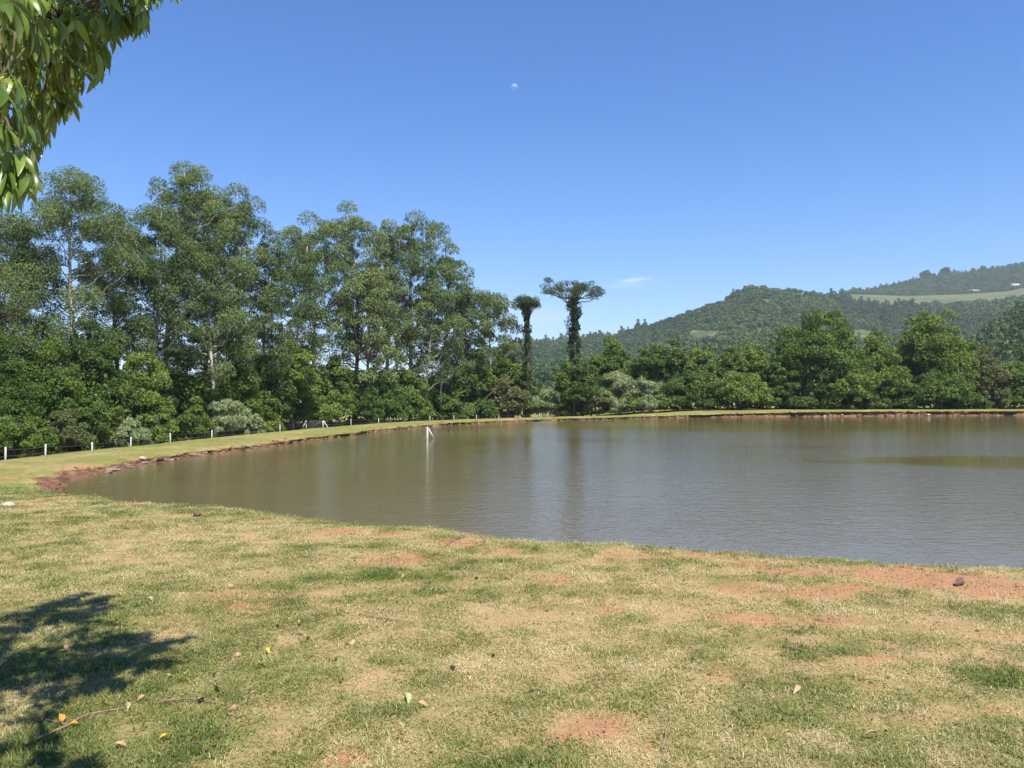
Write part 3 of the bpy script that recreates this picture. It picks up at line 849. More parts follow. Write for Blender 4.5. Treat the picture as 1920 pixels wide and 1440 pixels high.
FENCE = [(-140, 865, 31), (-60, 850, 33), (10, 838, 36), (85, 832.5, 39), (173, 829, 42), (245, 819, 46), (320, 812, 51), (397, 806, 56), (466, 801.5, 62), (525, 796, 69)]
FENCE2 = [(658.5, 785.5, 84), (710, 784.5, 87), (758, 783, 91), (806, 780, 96), (851, 779, 100), (893, 777.8, 103), (935, 777.5, 106), (975, 777, 109), (1012, 776, 111), (1048, 775, 113)]
fdt = np.array([(a, d) for a, b_, d in FENCE] + [(590, 79)] + [(a, d) for a, b_, d in FENCE2] + [(1300, 103), (1500, 101), (1920, 105), (2200, 108)], float)
def fd(px): return float(np.interp(px, fdt[:, 0], fdt[:, 1]))

# ------------------------------------------------------------------ eucalyptus row
EUC = [
 (-50, 430, 170, 12, "eucalyptus cut by the left edge of the photo, behind the hanging leaves"),
 (30, 392, 150, 14, "low-topped eucalyptus half hidden by the lowest hanging leaves at left"),
 (143, 305, 185, 12, "broad eucalyptus with a round dome, first high peak from the left"),
 (226, 372, 130, 15, "eucalyptus shoulder between the two highest peaks on the left"),
 (313, 293, 150, 12, "tallest eucalyptus of the row, with a rounded puff at its tip"),
 (283, 372, 140, 9, "shorter light green eucalyptus in front of the tallest one"),
 (380, 301, 120, 15, "narrow-tipped eucalyptus just right of the tallest one"),
 (443, 335, 130, 13, "wide eucalyptus closing the left-hand group, with a sloping right side"),
 (400, 440, 150, 8, "eucalyptus with pale bare trunk standing low in front of the left-hand group"),
 (492, 425, 105, 10, "low eucalyptus at the gap between the left and middle groups"),
 (553, 440, 110, 10, "small-topped eucalyptus at the left end of the middle group"),
 (595, 390, 145, 12, "bushy eucalyptus with a lumpy twin top, left in the middle group"),
 (669, 368, 118, 11, "slender eucalyptus with a pointed top and long bare trunk, tallest of the middle group"),
 (718, 402, 90, 15, "eucalyptus squeezed between the pointed one and the wide domed one"),
 (765, 388, 150, 11, "wide domed eucalyptus on the right of the middle group"),
 (690, 500, 130, 7, "lower leafy eucalyptus in front of the pointed slender one"),
 (838, 451, 100, 9, "thin eucalyptus with a tilted tuft at its tip, right end of the middle group"),
 (800, 520, 110, 6, "low eucalyptus below the tilted tuft, in front of the domed one"),
 (872, 528, 95, 8, "short eucalyptus where the row steps down to the right"),
 (918, 545, 125, 8, "light green rounded eucalyptus at the right end of the row"),
]
for i, (px, ty, wpx, dd, lab) in enumerate(EUC):
    Y = fd(px) + dd; X = w_of(px, Y); g0 = gz(X, Y)
    H = z_of(ty, Y) - g0; W = wpx * 0.9 / F * Y
    rng = np.random.default_rng(i)
    lL = 0.0033 * Y
    geos = eucalyptus(100 + i, H, W, base=0.27 if ty < 420 else 0.18, npuff=int(28 + H * 0.62), lean=rng.uniform(-0.6, 0.6), leafL=lL, leafW=lL * 0.4, density=1.5 * (0.30 / lL) ** 1.7)
    plant('eucalyptus_tree', geos, (X, Y, g0 - 0.1), lab, 'tree', 'bark' if i % 3 else 'bark_red', 'euc', 'eucalyptus row behind the left bank')

# ------------------------------------------------------------------ araucarias
def araucaria(seed, H, W, trunk_w, n=15, side=1.0):
    rng = np.random.default_rng(seed)
    tr, cr, iv = Geo(), Geo(), Geo()
    tr.tube([(0, 0, 0), (0.1, 0, H * 0.5), (0, 0, H * 0.93)], [0.42, 0.36, 0.22], 9)
    for i in range(n):
        az = i * 6.283 / n + rng.uniform(-0.15, 0.15)
        Lb = W * 0.5 * rng.uniform(0.7, 1.0)
        if math.cos(az) * side < -0.3 and side != 1.0: Lb *= 0.8
        lvl = rng.uniform(0.775, 0.86)
        p0 = np.array([0, 0, H * lvl])
        p1 = np.array([math.cos(az) * Lb, math.sin(az) * Lb, H * rng.uniform(0.865, 0.925)])
        lb = limb(p0, p1, -0.30, 8, rng, 0.03)
        tr.tube(lb, np.linspace(0.11, 0.04, 8), 6)
        for k in range(4):
            c = p1 + rng.normal(0, 0.36, 3) * np.array([1, 1, 0.9]) + np.array([0, 0, 0.2])
            puff(cr, c, rng.uniform(0.48, 0.74), 150, 0.19, 0.085, rng, 0.85, 0.0, 0.0, 0.85, under=-0.9)
        for k in (4, 5, 6):
            if rng.random() < 0.22:
                c = lb[k] + np.array([rng.normal(0, .25), rng.normal(0, .25), 0.45])
                puff(cr, c, rng.uniform(0.35, 0.55), 70, 0.22, 0.09, rng, 0.85, 0.0, 0.0, 0.85, under=-0.9)
    for i in range(13 if n > 10 else 7):
        az = i * 2.4; q = W * 0.30 * math.sqrt((i + 0.3) / (13 if n > 10 else 7))
        c = np.array([math.cos(az) * q, math.sin(az) * q, H * (0.985 - 0.06 * (q / (W * 0.33)) ** 2 + rng.normal(0, 0.012)) - 0.55])
        tr.tube(limb((0, 0, H * 0.9), c, -0.1, 5, rng, 0.03), np.linspace(0.07, 0.03, 5), 5)
        puff(cr, c, rng.uniform(0.5, 0.78), 190, 0.19, 0.085, rng, 0.85, 0.0, 0.0, 0.85, under=-0.8)
    z = H * 0.06
    while z < H * 0.88:
        az = rng.uniform(0, 6.28)
        r = trunk_w * 0.5 * rng.uniform(0.15, 0.85)
        c = np.array([math.cos(az) * r, math.sin(az) * r, z])
        puff(iv, c, trunk_w * rng.choice([0.16, 0.24, 0.3, 0.42], p=[.3, .35, .25, .1]), 90, 0.26, 0.16, rng, 1.2, 0.6, 0.0, 0.8, under=-0.95)
        z += 0.115 if z > H * 0.3 else 0.09
    return tr, cr, iv
for px, ty, wpx, Y, tw, lab, sd, nb in ((1076, 519, 112, 116, 2.0, "tall araucaria with an umbrella crown and an ivy-clad trunk, standing clear against the sky", 5, 12),
                                        (989, 546, 40, 112, 1.25, "smaller araucaria with a thin flat crown beside the end of the eucalyptus row", 6, 9)):
    X = w_of(px, Y); g0 = gz(X, Y); H = z_of(ty, Y) - g0; W = wpx / F * Y
    tr, cr, iv = araucaria(sd, H, W, tw, nb)
    r = thing('araucaria_tree', (X, Y, g0 - 0.1), lab, 'tree', 'araucarias by the far bank')
    t_ = link('trunk', tr.mesh('araucaria_trunk', M['bark_dark']), r)
    link('crown', cr.mesh('araucaria_crown', M['arau']), r)
    link('ivy', iv.mesh('araucaria_ivy', M['ivy']), t_)

# ------------------------------------------------------------------ broadleaf trees: (px, top, width px, metres behind the fence, base frac, leaf, label)
TREES = [
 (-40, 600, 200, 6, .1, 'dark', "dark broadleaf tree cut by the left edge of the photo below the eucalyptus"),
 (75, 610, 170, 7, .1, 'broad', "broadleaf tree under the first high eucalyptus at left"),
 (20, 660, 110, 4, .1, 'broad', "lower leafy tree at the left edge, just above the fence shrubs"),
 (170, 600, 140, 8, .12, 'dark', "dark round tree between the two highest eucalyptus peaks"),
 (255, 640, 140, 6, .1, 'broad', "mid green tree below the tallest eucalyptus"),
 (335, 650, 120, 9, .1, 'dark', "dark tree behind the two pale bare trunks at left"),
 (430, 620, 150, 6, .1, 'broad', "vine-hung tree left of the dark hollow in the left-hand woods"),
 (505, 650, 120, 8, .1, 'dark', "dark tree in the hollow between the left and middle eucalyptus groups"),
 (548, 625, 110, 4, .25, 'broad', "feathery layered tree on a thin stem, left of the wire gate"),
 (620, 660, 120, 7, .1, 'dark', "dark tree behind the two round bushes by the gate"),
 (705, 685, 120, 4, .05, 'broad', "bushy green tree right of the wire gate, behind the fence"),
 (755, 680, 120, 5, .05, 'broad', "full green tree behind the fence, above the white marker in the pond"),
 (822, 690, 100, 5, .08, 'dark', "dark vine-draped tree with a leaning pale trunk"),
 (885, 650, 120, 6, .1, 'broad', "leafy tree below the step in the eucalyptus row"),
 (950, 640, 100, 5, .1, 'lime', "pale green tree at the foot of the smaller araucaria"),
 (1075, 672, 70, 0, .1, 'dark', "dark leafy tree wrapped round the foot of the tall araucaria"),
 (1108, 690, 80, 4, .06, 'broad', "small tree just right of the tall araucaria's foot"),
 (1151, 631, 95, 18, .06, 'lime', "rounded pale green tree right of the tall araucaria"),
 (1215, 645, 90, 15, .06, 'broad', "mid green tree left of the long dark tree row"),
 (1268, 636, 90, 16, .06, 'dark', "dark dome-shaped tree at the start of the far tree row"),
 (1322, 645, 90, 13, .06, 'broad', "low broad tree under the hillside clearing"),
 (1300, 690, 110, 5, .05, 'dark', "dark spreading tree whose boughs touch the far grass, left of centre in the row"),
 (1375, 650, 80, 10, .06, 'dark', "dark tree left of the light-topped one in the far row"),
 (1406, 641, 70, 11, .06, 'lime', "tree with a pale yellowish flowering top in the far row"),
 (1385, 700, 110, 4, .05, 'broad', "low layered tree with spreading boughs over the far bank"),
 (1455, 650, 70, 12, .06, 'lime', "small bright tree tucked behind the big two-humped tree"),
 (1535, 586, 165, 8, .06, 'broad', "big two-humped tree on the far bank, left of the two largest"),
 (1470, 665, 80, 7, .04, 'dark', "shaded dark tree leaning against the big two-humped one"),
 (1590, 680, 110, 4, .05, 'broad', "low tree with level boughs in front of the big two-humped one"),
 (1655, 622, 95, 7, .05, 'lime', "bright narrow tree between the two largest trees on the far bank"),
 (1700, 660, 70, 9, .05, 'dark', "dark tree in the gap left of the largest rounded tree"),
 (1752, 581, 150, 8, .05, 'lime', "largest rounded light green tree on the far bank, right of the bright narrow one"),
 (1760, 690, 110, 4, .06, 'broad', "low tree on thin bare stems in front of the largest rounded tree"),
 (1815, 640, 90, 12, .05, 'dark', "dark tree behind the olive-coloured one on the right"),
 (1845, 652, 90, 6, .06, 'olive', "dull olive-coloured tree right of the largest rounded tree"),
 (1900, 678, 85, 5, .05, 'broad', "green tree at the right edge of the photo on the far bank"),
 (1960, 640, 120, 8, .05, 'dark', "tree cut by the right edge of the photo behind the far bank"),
]
for i, (px, ty, wpx, dd, bs, leaf, lab) in enumerate(TREES):
    if px < 980: ty += 8; wpx *= 0.85; dd += 2
    else: bs += 0.04
    Y = fd(px) + dd; X = w_of(px, Y); g0 = gz(X, Y)
    H = z_of(ty, Y) - g0; W = wpx / F * Y
    big = W > 8
    lL = 0.0029 * Y
    geos = broadleaf(300 + i, H, W, npuff=int(22 + W * H * 0.32), base=bs, lobes=5 if big else 4, density=1.75 * (0.31 / lL) ** 1.6,
                     top=0.6, leafL=lL, leafW=lL * 0.62)
    plant('broadleaf_tree', geos, (X, Y, g0 - 0.1), lab, 'tree', 'bark_dark' if leaf != 'lime' else 'bark', leaf,
          'trees along the far bank' if px > 1100 else 'trees below the eucalyptus row', rotz=i * 1.3)

# ------------------------------------------------------------------ shrubs
SHR = [
 (-30, 760, 90, 2.5, 'broad', "shrub cut by the left edge behind the first fence post"),
 (28, 772, 80, 2.5, 'lime', "bright flat-topped shrub behind the two leftmost fence posts"),
 (70, 775, 60, 2.2, 'broad', "rounded shrub beside the second fence post from the left"),
 (125, 768, 70, 3, 'olive', "dull tangled shrub between the second and third fence posts"),
 (170, 738, 75, 4, 'broad', "upright leafy shrub above the third fence post"),
 (205, 755, 65, 4.5, 'lime', "yellow-green shrub left of the first silvery bush"),
 (242, 786, 72, 2.5, 'silver', "small silvery grey bush sitting low on the left bank skyline"),
 (295, 765, 70, 4, 'broad', "green shrub right of the small silvery bush"),
 (345, 770, 70, 3, 'dark', "dark low shrub left of the large pale bush"),
 (368, 745, 60, 5, 'broad', "leafy shrub behind and left of the large pale bush"),
 (425, 748, 78, 3, 'silver', "large pale grey-green bush behind the left fence posts"),
 (470, 770, 55, 3, 'silver', "smaller pale bush at the right foot of the large one"),
 (515, 782, 40, 2, 'lime', "little light shrub left of the wire gate"),
 (500, 735, 70, 6, 'dark', "dark shrub in the shade behind the little light one"),
 (583, 726, 78, 4, 'broad', "round glossy green bush directly behind the wire gate"),
 (635, 735, 62, 4, 'broad', "second round green bush, right of the one behind the gate"),
 (690, 735, 55, 3, 'dark', "dark green shrub above the first fence post right of the gate"),
 (735, 722, 66, 3.5, 'broad', "tall rounded shrub above the second fence post right of the gate"),
 (792, 745, 58, 3, 'lime', "feathery yellow-green shrub above the white marker in the pond"),
 (838, 735, 60, 3.5, 'broad', "glossy climbing shrub right of the feathery one"),
 (868, 755, 45, 2.2, 'broad', "low bright shrub at the fence below the leaning trunk"),
 (905, 752, 55, 3, 'dark', "dark shrub left of the brownish round bush"),
 (955, 708, 88, 3, 'olive', "large round brownish-green bush near the right end of the fence"),
 (1019, 729, 62, 2, 'silver', "whitish bush just left of below the tall araucaria"),
 (1045, 705, 70, 6, 'silver', "pale bush at the back, left of the araucaria's foot"),
 (1070, 740, 55, 2.5, 'dark', "dark green shrub directly below the tall araucaria"),
 (1092, 710, 60, 6, 'silver', "pale-leaved bush directly right of the araucaria's foot"),
 (1124, 727, 62, 2.5, 'olive', "brownish shrub among the pale bushes right of the araucaria"),
 (1160, 695, 90, 6, 'silver', "broadest pale bush on the far bank, at the back of the pale clump"),
 (1205, 700, 70, 6, 'silver', "pale bush at the right shoulder of the broadest one"),
 (1165, 745, 45, 2, 'silver', "small whitish bush at the water's side of the pale clump"),
 (1190, 735, 50, 3, 'lime', "light green shrub in front of the pale clump"),
 (1222, 745, 55, 2.5, 'silver', "low pale bush right of the light green shrub"),
 (1268, 735, 70, 2.5, 'lime', "yellow-green bush at the right end of the pale clump"),
 (1330, 745, 60, 3, 'dark', "dark low shrub at the foot of the far tree row, left part"),
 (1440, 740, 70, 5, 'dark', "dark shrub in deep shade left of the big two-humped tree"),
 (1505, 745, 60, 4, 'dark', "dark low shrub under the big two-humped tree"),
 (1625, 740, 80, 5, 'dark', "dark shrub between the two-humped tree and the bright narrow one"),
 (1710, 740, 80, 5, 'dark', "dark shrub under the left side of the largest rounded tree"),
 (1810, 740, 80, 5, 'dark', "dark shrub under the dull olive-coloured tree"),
 (1880, 735, 80, 5, 'broad', "leafy shrub at the foot of the tree at the right edge"),
]
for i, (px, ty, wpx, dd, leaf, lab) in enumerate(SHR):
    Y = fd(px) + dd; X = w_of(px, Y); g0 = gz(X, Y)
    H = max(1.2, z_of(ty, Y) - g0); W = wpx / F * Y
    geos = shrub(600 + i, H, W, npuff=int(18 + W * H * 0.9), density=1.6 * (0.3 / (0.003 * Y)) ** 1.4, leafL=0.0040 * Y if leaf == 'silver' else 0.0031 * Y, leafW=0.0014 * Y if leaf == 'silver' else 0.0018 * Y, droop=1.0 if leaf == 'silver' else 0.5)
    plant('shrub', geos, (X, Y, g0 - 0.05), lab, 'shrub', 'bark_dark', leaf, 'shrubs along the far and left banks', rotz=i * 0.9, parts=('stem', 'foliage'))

# bare leaning trunks that catch the light in front of the wood
for (xa, ya), (xb, yb), dd, r0, lab in (((62, 742), (-20, 690), 5.5, .045, "bare branch leaning out of the thicket at the left edge"), ((826, 735), (836, 612), 3.5, .13, "pale bent bare trunk leaning in front of the vine-draped tree"), ((905, 815 - 60), (960, 700), 4.0, .05, "thin pale stem slanting behind the brownish round bush")):
    Y = fd(xa) + dd; A_ = np.array([w_of(xa, Y), Y, z_of(ya, Y)]); B_ = np.array([w_of(xb, Y), Y + .8, z_of(yb, Y)])
    g0 = gz(A_[0], Y); base_ = np.array([A_[0] + .2, Y + .3, g0 - .1])
    rng = np.random.default_rng(int(xa)); g = Geo()
    pth = np.vstack([np.zeros(3), limb(A_ - base_, B_ - base_, .08, 7, rng, .05)]); g.tube(pth, np.linspace(r0, r0 * .35, 8), 7)
    for k in (4, 5, 6): g.tube(limb(pth[k], pth[k] + rng.normal(0, .5, 3) + np.array([0, 0, .6]), .1, 4, rng), np.linspace(r0 * .35, .012, 4), 5)
    tag(link('leaning_trunk', g.mesh('leaning_trunk', M['bark_red']), None, tuple(base_)), lab, 'trunk')

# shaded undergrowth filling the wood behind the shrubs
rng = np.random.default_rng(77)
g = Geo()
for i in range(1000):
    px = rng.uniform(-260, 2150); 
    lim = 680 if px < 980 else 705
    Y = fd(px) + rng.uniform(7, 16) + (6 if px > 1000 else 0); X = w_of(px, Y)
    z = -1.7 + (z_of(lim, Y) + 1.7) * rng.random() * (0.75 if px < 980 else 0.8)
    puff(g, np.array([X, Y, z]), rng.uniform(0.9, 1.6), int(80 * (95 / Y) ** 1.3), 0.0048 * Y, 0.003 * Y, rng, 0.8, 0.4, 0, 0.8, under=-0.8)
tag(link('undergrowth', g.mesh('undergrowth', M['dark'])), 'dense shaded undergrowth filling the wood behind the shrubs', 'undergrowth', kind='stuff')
#PART3
# ------------------------------------------------------------------ far sheds and ridge trees on the hill
def hill_point(px, py):
    Ys = np.linspace(300, 1715, 1500); e, DA = hill_e(np.full(1500, float(px)), Ys)
    yy = HZ - F * e
    k = int(np.argmax(yy <= py)) if (yy <= py).any() else int(np.argmin(yy))
    Y = Ys[k]; return w_of(px, Y), Y, EYE + e[k] * Y
def shed(px, py, w, h, label, wall, roofm, d=7.0, doors=2):
    x, y, z = hill_point(px, py)
    r = thing('farm_shed', (x, y, z - 0.6), label, 'shed', 'farm sheds on the hill')
    g = Geo(); g.box((0, 0, h / 2 - 0.5), (w, d, h + 1)); link('wall', g.mesh('shed_wall', M[wall], False), r)
    g = Geo()
    V = np.array([[-w / 2 - .6, -d / 2 - .6, h - .05], [w / 2 + .6, -d / 2 - .6, h - .05], [w / 2 + .6, 0, h + 1.9], [-w / 2 - .6, 0, h + 1.9], [w / 2 + .6, d / 2 + .6, h - .05], [-w / 2 - .6, d / 2 + .6, h - .05]])
    V = np.vstack([V, V + np.array([0, 0, .25])])
    Qr = np.array([[0, 1, 2, 3], [3, 2, 4, 5], [6, 9, 8, 7], [9, 11, 10, 8], [0, 6, 7, 1], [4, 10, 11, 5], [0, 3, 9, 6], [3, 5, 11, 9], [1, 7, 8, 2], [2, 8, 10, 4]])
    g.add(V, Qr); link('roof', g.mesh('shed_roof', M[roofm], False), r)
    for k in range(doors):
        g = Geo(); g.box((-w / 2 + w * (k + .5) / doors, -d / 2 - .03, h * .4), (2.2, .1, h * .8)); link('door', g.mesh('shed_door', M['bark_dark'], False), r)
shed(1825, 548, 17, 3.2, "long grey-roofed open shed on the hillside field", 'bark', 'roof', 9, 4)
shed(1903, 537, 15, 3.4, "white farm building at the upper right end of the hillside field", 'plaster', 'plaster', 8, 3)
for px, py, H, lab in ((1737, 514, 24, "left one of two trees standing out on the right-hand ridge"), (1772, 512, 25, "right one of two trees standing out on the right-hand ridge")):
    Y = 1700.0; x = w_of(px, Y); z = EYE + float(hill_e(np.array([float(px)]), np.array([Y]))[0][0]) * Y
    geos = broadleaf(900 + px, H, 24, npuff=40, leafL=1.5, leafW=1.1, base=.15)
    plant('ridge_tree', geos, (x, Y, z - 6), lab, 'tree', 'bark_dark', 'dark', 'trees on the ridge')

# ------------------------------------------------------------------ fence, gate, marker
TOPZ = -0.70
def post_geo(h, w=0.068, bury=0.25):
    g = Geo()
    c = w / 2; b = 0.014
    V = []
    for z, k in ((-bury, c), (h - b, c), (h, c - b)):
        V += [(-k, -k, z), (k, -k, z), (k, k, z), (-k, k, z)]
    Qp = [[0, 3, 2, 1]]
    for l in (0, 4):
        for i in range(4):
            j = (i + 1) % 4; Qp.append([l + i, l + j, l + 4 + j, l + 4 + i])
    Qp.append([8, 9, 10, 11])
    g.add(np.array(V), np.array(Qp)); return g
fence = thing('wire_fence', (w_of(10, 36), 36, -1.7), "low wire fence of white concrete posts along the outside of the bank", 'fence')
org = np.array([w_of(10, 36), 36, -1.7])
pme = post_geo(1.05).mesh('fence_post', M['white'], False)
tops = []
rngf = random.Random(4)
for seg in (FENCE, FENCE2):
    tp = []
    for px, py, Y in seg:
        X = w_of(px, Y); zt = z_of(py, Y)
        o = link('post', pme, fence, (X - org[0], Y - org[1], zt - 1.05 - org[2]))
        o.rotation_euler = (rngf.uniform(-.03, .03), rngf.uniform(-.04, .04), rngf.uniform(-.4, .4))
        tp.append((X - org[0], Y - org[1], zt - org[2]))
    tops.append(np.array(tp))
gl = np.array([w_of(574, 79) - org[0], 79 - org[1], z_of(788.5, 79) - org[2]]); gr = np.array([w_of(606, 79.5) - org[0], 79.5 - org[1], z_of(788.5, 79.5) - org[2]])
for tp, e0, e1 in ((tops[0], None, gl), (tops[1], gr, None)):
    L = list(tp)
    if e0 is not None: L.insert(0, e0)
    if e1 is not None: L.append(e1)
    L = np.array(L)
    for dz in (0.12, 0.42, 0.72):
        q = []
        for i in range(len(L) - 1):
            for t in np.linspace(0, 1, 5)[:-1]:
                q.append(L[i] * (1 - t) + L[i + 1] * t - np.array([0, 0, dz + 0.05 * 4 * t * (1 - t)]))
        q.append(L[-1] - np.array([0, 0, dz]))
        g = Geo(); g.tube(np.array(q), 0.006, 4); link('wire', g.mesh('fence_wire', M['wire']), fence)
gate = thing('wire_gate', tuple(org + gl - np.array([0, 0, 1.0])), "wire mesh gate between two braced white posts on the left bank", 'gate')
gm = post_geo(1.0, 0.10).mesh('gate_post', M['white'], False)
dv = gr - gl
link('post', gm, gate, (0, 0, 0)); link('post', gm, gate, tuple(dv))
def strut(p0, p1, w):
    g = Geo(); g.tube([p0, p1], [w * .7, w * .7], 4); return g
link('brace', strut((-0.50, 0.02, -0.08), (-0.05, 0, 0.93), .07).mesh('gate_brace', M['white'], False), gate)
link('brace', strut((dv[0] + 0.72, 0.25, 0.02), (dv[0] + 0.05, dv[1], 0.93), .07).mesh('gate_brace', M['white'], False), gate)
g = Geo()
ux = np.array([dv[0], dv[1], 0])
for k in range(15):
    t = 0.06 + 0.88 * k / 14; g.tube([ux * t + (0, 0, .08), ux * t + (0, 0, .92)], .006, 4)
for k in range(9):
    z = .08 + .84 * k / 8; g.tube([ux * .05 + (0, 0, z), ux * .95 + (0, 0, z)], .006, 4)
link('mesh_panel', g.mesh('gate_mesh', M['wire']), gate)
g = Geo()
for a_, b_ in (((.05, .06), (.05, .94)), ((.95, .06), (.95, .94)), ((.05, .06), (.95, .06)), ((.05, .94), (.95, .94)), ((.05, .06), (.95, .94))):
    g.tube([ux * a_[0] + (0, 0, a_[1]), ux * b_[0] + (0, 0, b_[1])], .018, 6)
link('frame', g.mesh('gate_frame', M['wire']), gate)

Ym = 41.0
mk = thing('marker_post', (w_of(801.5, Ym), Ym, WATER - 0.6), "white braced post standing alone in the pond", 'post')
link('post', post_geo(1.22, 0.09, 0.3).mesh('marker_upright', M['white'], False), mk)
link('brace', strut((0.40, 0.12, 0.45), (0.05, 0, 1.16), .055).mesh('marker_brace', M['white'], False), mk)

# ------------------------------------------------------------------ stones and clods on the bank
def rock_mesh(seed, mat, flat=0.5):
    rng = np.random.default_rng(seed)
    bm = bmesh.new(); bmesh.ops.create_icosphere(bm, subdivisions=2, radius=1)
    k = unit(7, rng)
    for v in bm.verts:
        p = np.array(v.co); s = 1.0
        for d in k:
            q = float(p @ d)
            if q > 0.55: s = min(s, 0.55 / q + 0.12)
        p = p * s + rng.normal(0, 0.03, 3)
        v.co = (p[0], p[1] * 0.75, p[2] * flat)
    me = bpy.data.meshes.new('stone'); bm.to_mesh(me); bm.free(); me.materials.append(M[mat]); return me
rocks = [rock_mesh(i, 'stone', 0.32 + 0.1 * (i % 3)) for i in range(4)]
procks = [rock_mesh(20 + i, 'pale_stone', 0.5) for i in range(2)]
def bank_pt(px, off):
    k = np.where(SH[:, 1] > 16)[0]; q = SH[k]; pp = 960 + F * q[:, 0] / q[:, 1]
    # far / left shore only: choose the sample closest in column, farthest in depth
    c = k[np.argmin(np.abs(pp - px) - 0.02 * q[:, 1])]
    p = SH[c] + NOs[c] * off; return p
STN = [(207, .1, .5), (225, .25, .6), (236, .3, .35), (262, .35, .5), (285, .3, .35), (310, .25, .55), (333, .2, .4), (375, .2, .5), (392, .25, .6), (412, .2, .35), (445, .35, .7), (458, .4, .6), (470, .6, .7), (484, .45, .6), (495, .3, .4), (525, .4, .5), (190, .2, .3), (250, .1, .4), (345, .4, .3), (430, .2, .35)]
ORD = ['first', 'second', 'third', 'fourth', 'fifth', 'sixth', 'seventh', 'eighth', 'ninth', 'tenth', 'eleventh', 'twelfth', 'thirteenth', 'fourteenth', 'fifteenth', 'sixteenth', 'seventeenth', 'eighteenth', 'nineteenth', 'twentieth']
STN.sort()
for i, (px, off, s) in enumerate(STN):
    p = bank_pt(px, off)
    o = link('bank_stone', rocks[i % 4], None, (p[0], p[1], gz(p[0], p[1]) + 0.03 * s))
    o.scale = (s * .48, s * .34, s * .28); o.rotation_euler = (random.uniform(-.25, .25), random.uniform(-.25, .25), random.uniform(0, 6.28))
    tag(o, "flat grey-brown stone on the left bank's muddy edge, %s from the left" % ORD[i], 'stone', 'flat stones along the left bank')
for i, (px, off, s, lab) in enumerate(((304, .7, .15, "pale angular stone propped high on the left bank's red earth"), (1229, .3, .24, "round tan stone at the foot of the far bank near its middle"))):
    p = bank_pt(px, off); o = link('pale_stone', procks[i % 2], None, (p[0], p[1], gz(p[0], p[1]) + .08)); o.scale = (s, s, s); tag(o, lab, 'stone')
farpx = sorted([1490, 1512, 1531, 1548, 1560, 1577, 1598, 1612, 1629, 1644, 1662, 1685, 1740, 1795, 1850])
for i in range(15):
    px = farpx[i]; pass
    _ = random.choice([random.uniform(1480, 1690), random.uniform(1480, 1690), random.uniform(1380, 1900)]); s = random.uniform(.10, .26)
    p = bank_pt(px, random.uniform(.1, .45)); o = link('pale_stone', procks[i % 2], None, (p[0], p[1], gz(p[0], p[1]) + .02))
    o.scale = (s * 1.3, s, s); o.rotation_euler = (0, 0, random.uniform(0, 6.28))
    tag(o, "small pale stone low in the far right bank, %s from the left" % ORD[i], 'stone', 'pale stones in the far right bank')
# crumbling clods
rng = np.random.default_rng(31)
sel = np.where((SH[:, 1] > 15))[0]
k = rng.choice(sel, 5200); t = rng.random(5200) ** 1.3
wid = np.where(SH[k, 1] < 40, 1.5, 0.8)
cp = SH[k] + NOs[k] * (t * wid + rng.normal(0, .1, 5200))[:, None] + rng.normal(0, .2, (5200, 2))
keep = fbm(arc[k] * .35, k * 0 + 4.4, 2) > 0.40
cp = cp[keep]; s_, i_ = shore(cp[:, 0], cp[:, 1]); ok = s_ > 0.02; cp = cp[ok]; s_ = s_[ok]; i_ = i_[ok]
cz_ = land(cp[:, 0], cp[:, 1], s_.astype(float), i_)
ok = cz_ < -0.05 - 0.33 * smooth((cp[:, 1] - 11) / 8) * (1 - smooth((cp[:, 0] - 8) / 32)); cp, cz_ = cp[ok], cz_[ok]
n = len(cp); rot = rng.uniform(-.6, .6, (n, 3)); rot[:, 2] = rng.uniform(0, 6.28, n)
ss = rng.uniform(.03, .14, n) * np.clip(cp[:, 1] / 45, .45, 1.5)
o = scatter('earth_clods', [rock_mesh(60 + i, 'clod', .6) for i in range(3)], np.column_stack([cp, cz_ + ss * .1]), rot, np.stack([ss * 1.4, ss, ss], -1), rng.random(n), rng.integers(0, 3, n))
tag(o, 'crumbled red earth clods along the eroded pond bank', 'earth', kind='stuff')

# ------------------------------------------------------------------ grass
def grass_mat(name, stops):
    m, nt, out = new_mat(name)
    t = attr(nt, 'tint', 'INSTANCER')
    cr = nt.nodes.new('ShaderNodeValToRGB'); e = cr.color_ramp.elements
    e[0].position = stops[0][0]; e[0].color = (*stops[0][1], 1); e[1].position = stops[-1][0]; e[1].color = (*stops[-1][1], 1)
    for s_, c_ in stops[1:-1]:
        x = cr.color_ramp.elements.new(s_); x.color = (*c_, 1)
    nt.links.new(math_n(nt, 'ADD', t, math_n(nt, 'MULTIPLY', math_n(nt, 'SUBTRACT', attr(nt, 'tint'), .5), .45), True), cr.inputs[0])
    p = nt.nodes.new('ShaderNodeBsdfPrincipled'); p.inputs['Roughness'].default_value = .6; p.inputs['Specular IOR Level'].default_value = .25
    nt.links.new(cr.outputs[0], p.inputs['Base Color'])
    tr = nt.nodes.new('ShaderNodeBsdfTranslucent'); nt.links.new(cr.outputs[0], tr.inputs[0])
    mx = nt.nodes.new('ShaderNodeMixShader'); mx.inputs[0].default_value = .3
    nt.links.new(p.outputs[0], mx.inputs[1]); nt.links.new(tr.outputs[0], mx.inputs[2]); nt.links.new(mx.outputs[0], out.inputs[0])
    return m
M['grass'] = grass_mat('lawn_blade', [(0, (.066, .11, .022)), (.3, (.16, .205, .045)), (.55, (.275, .285, .092)), (.78, (.44, .38, .18)), (1, (.60, .51, .29))])
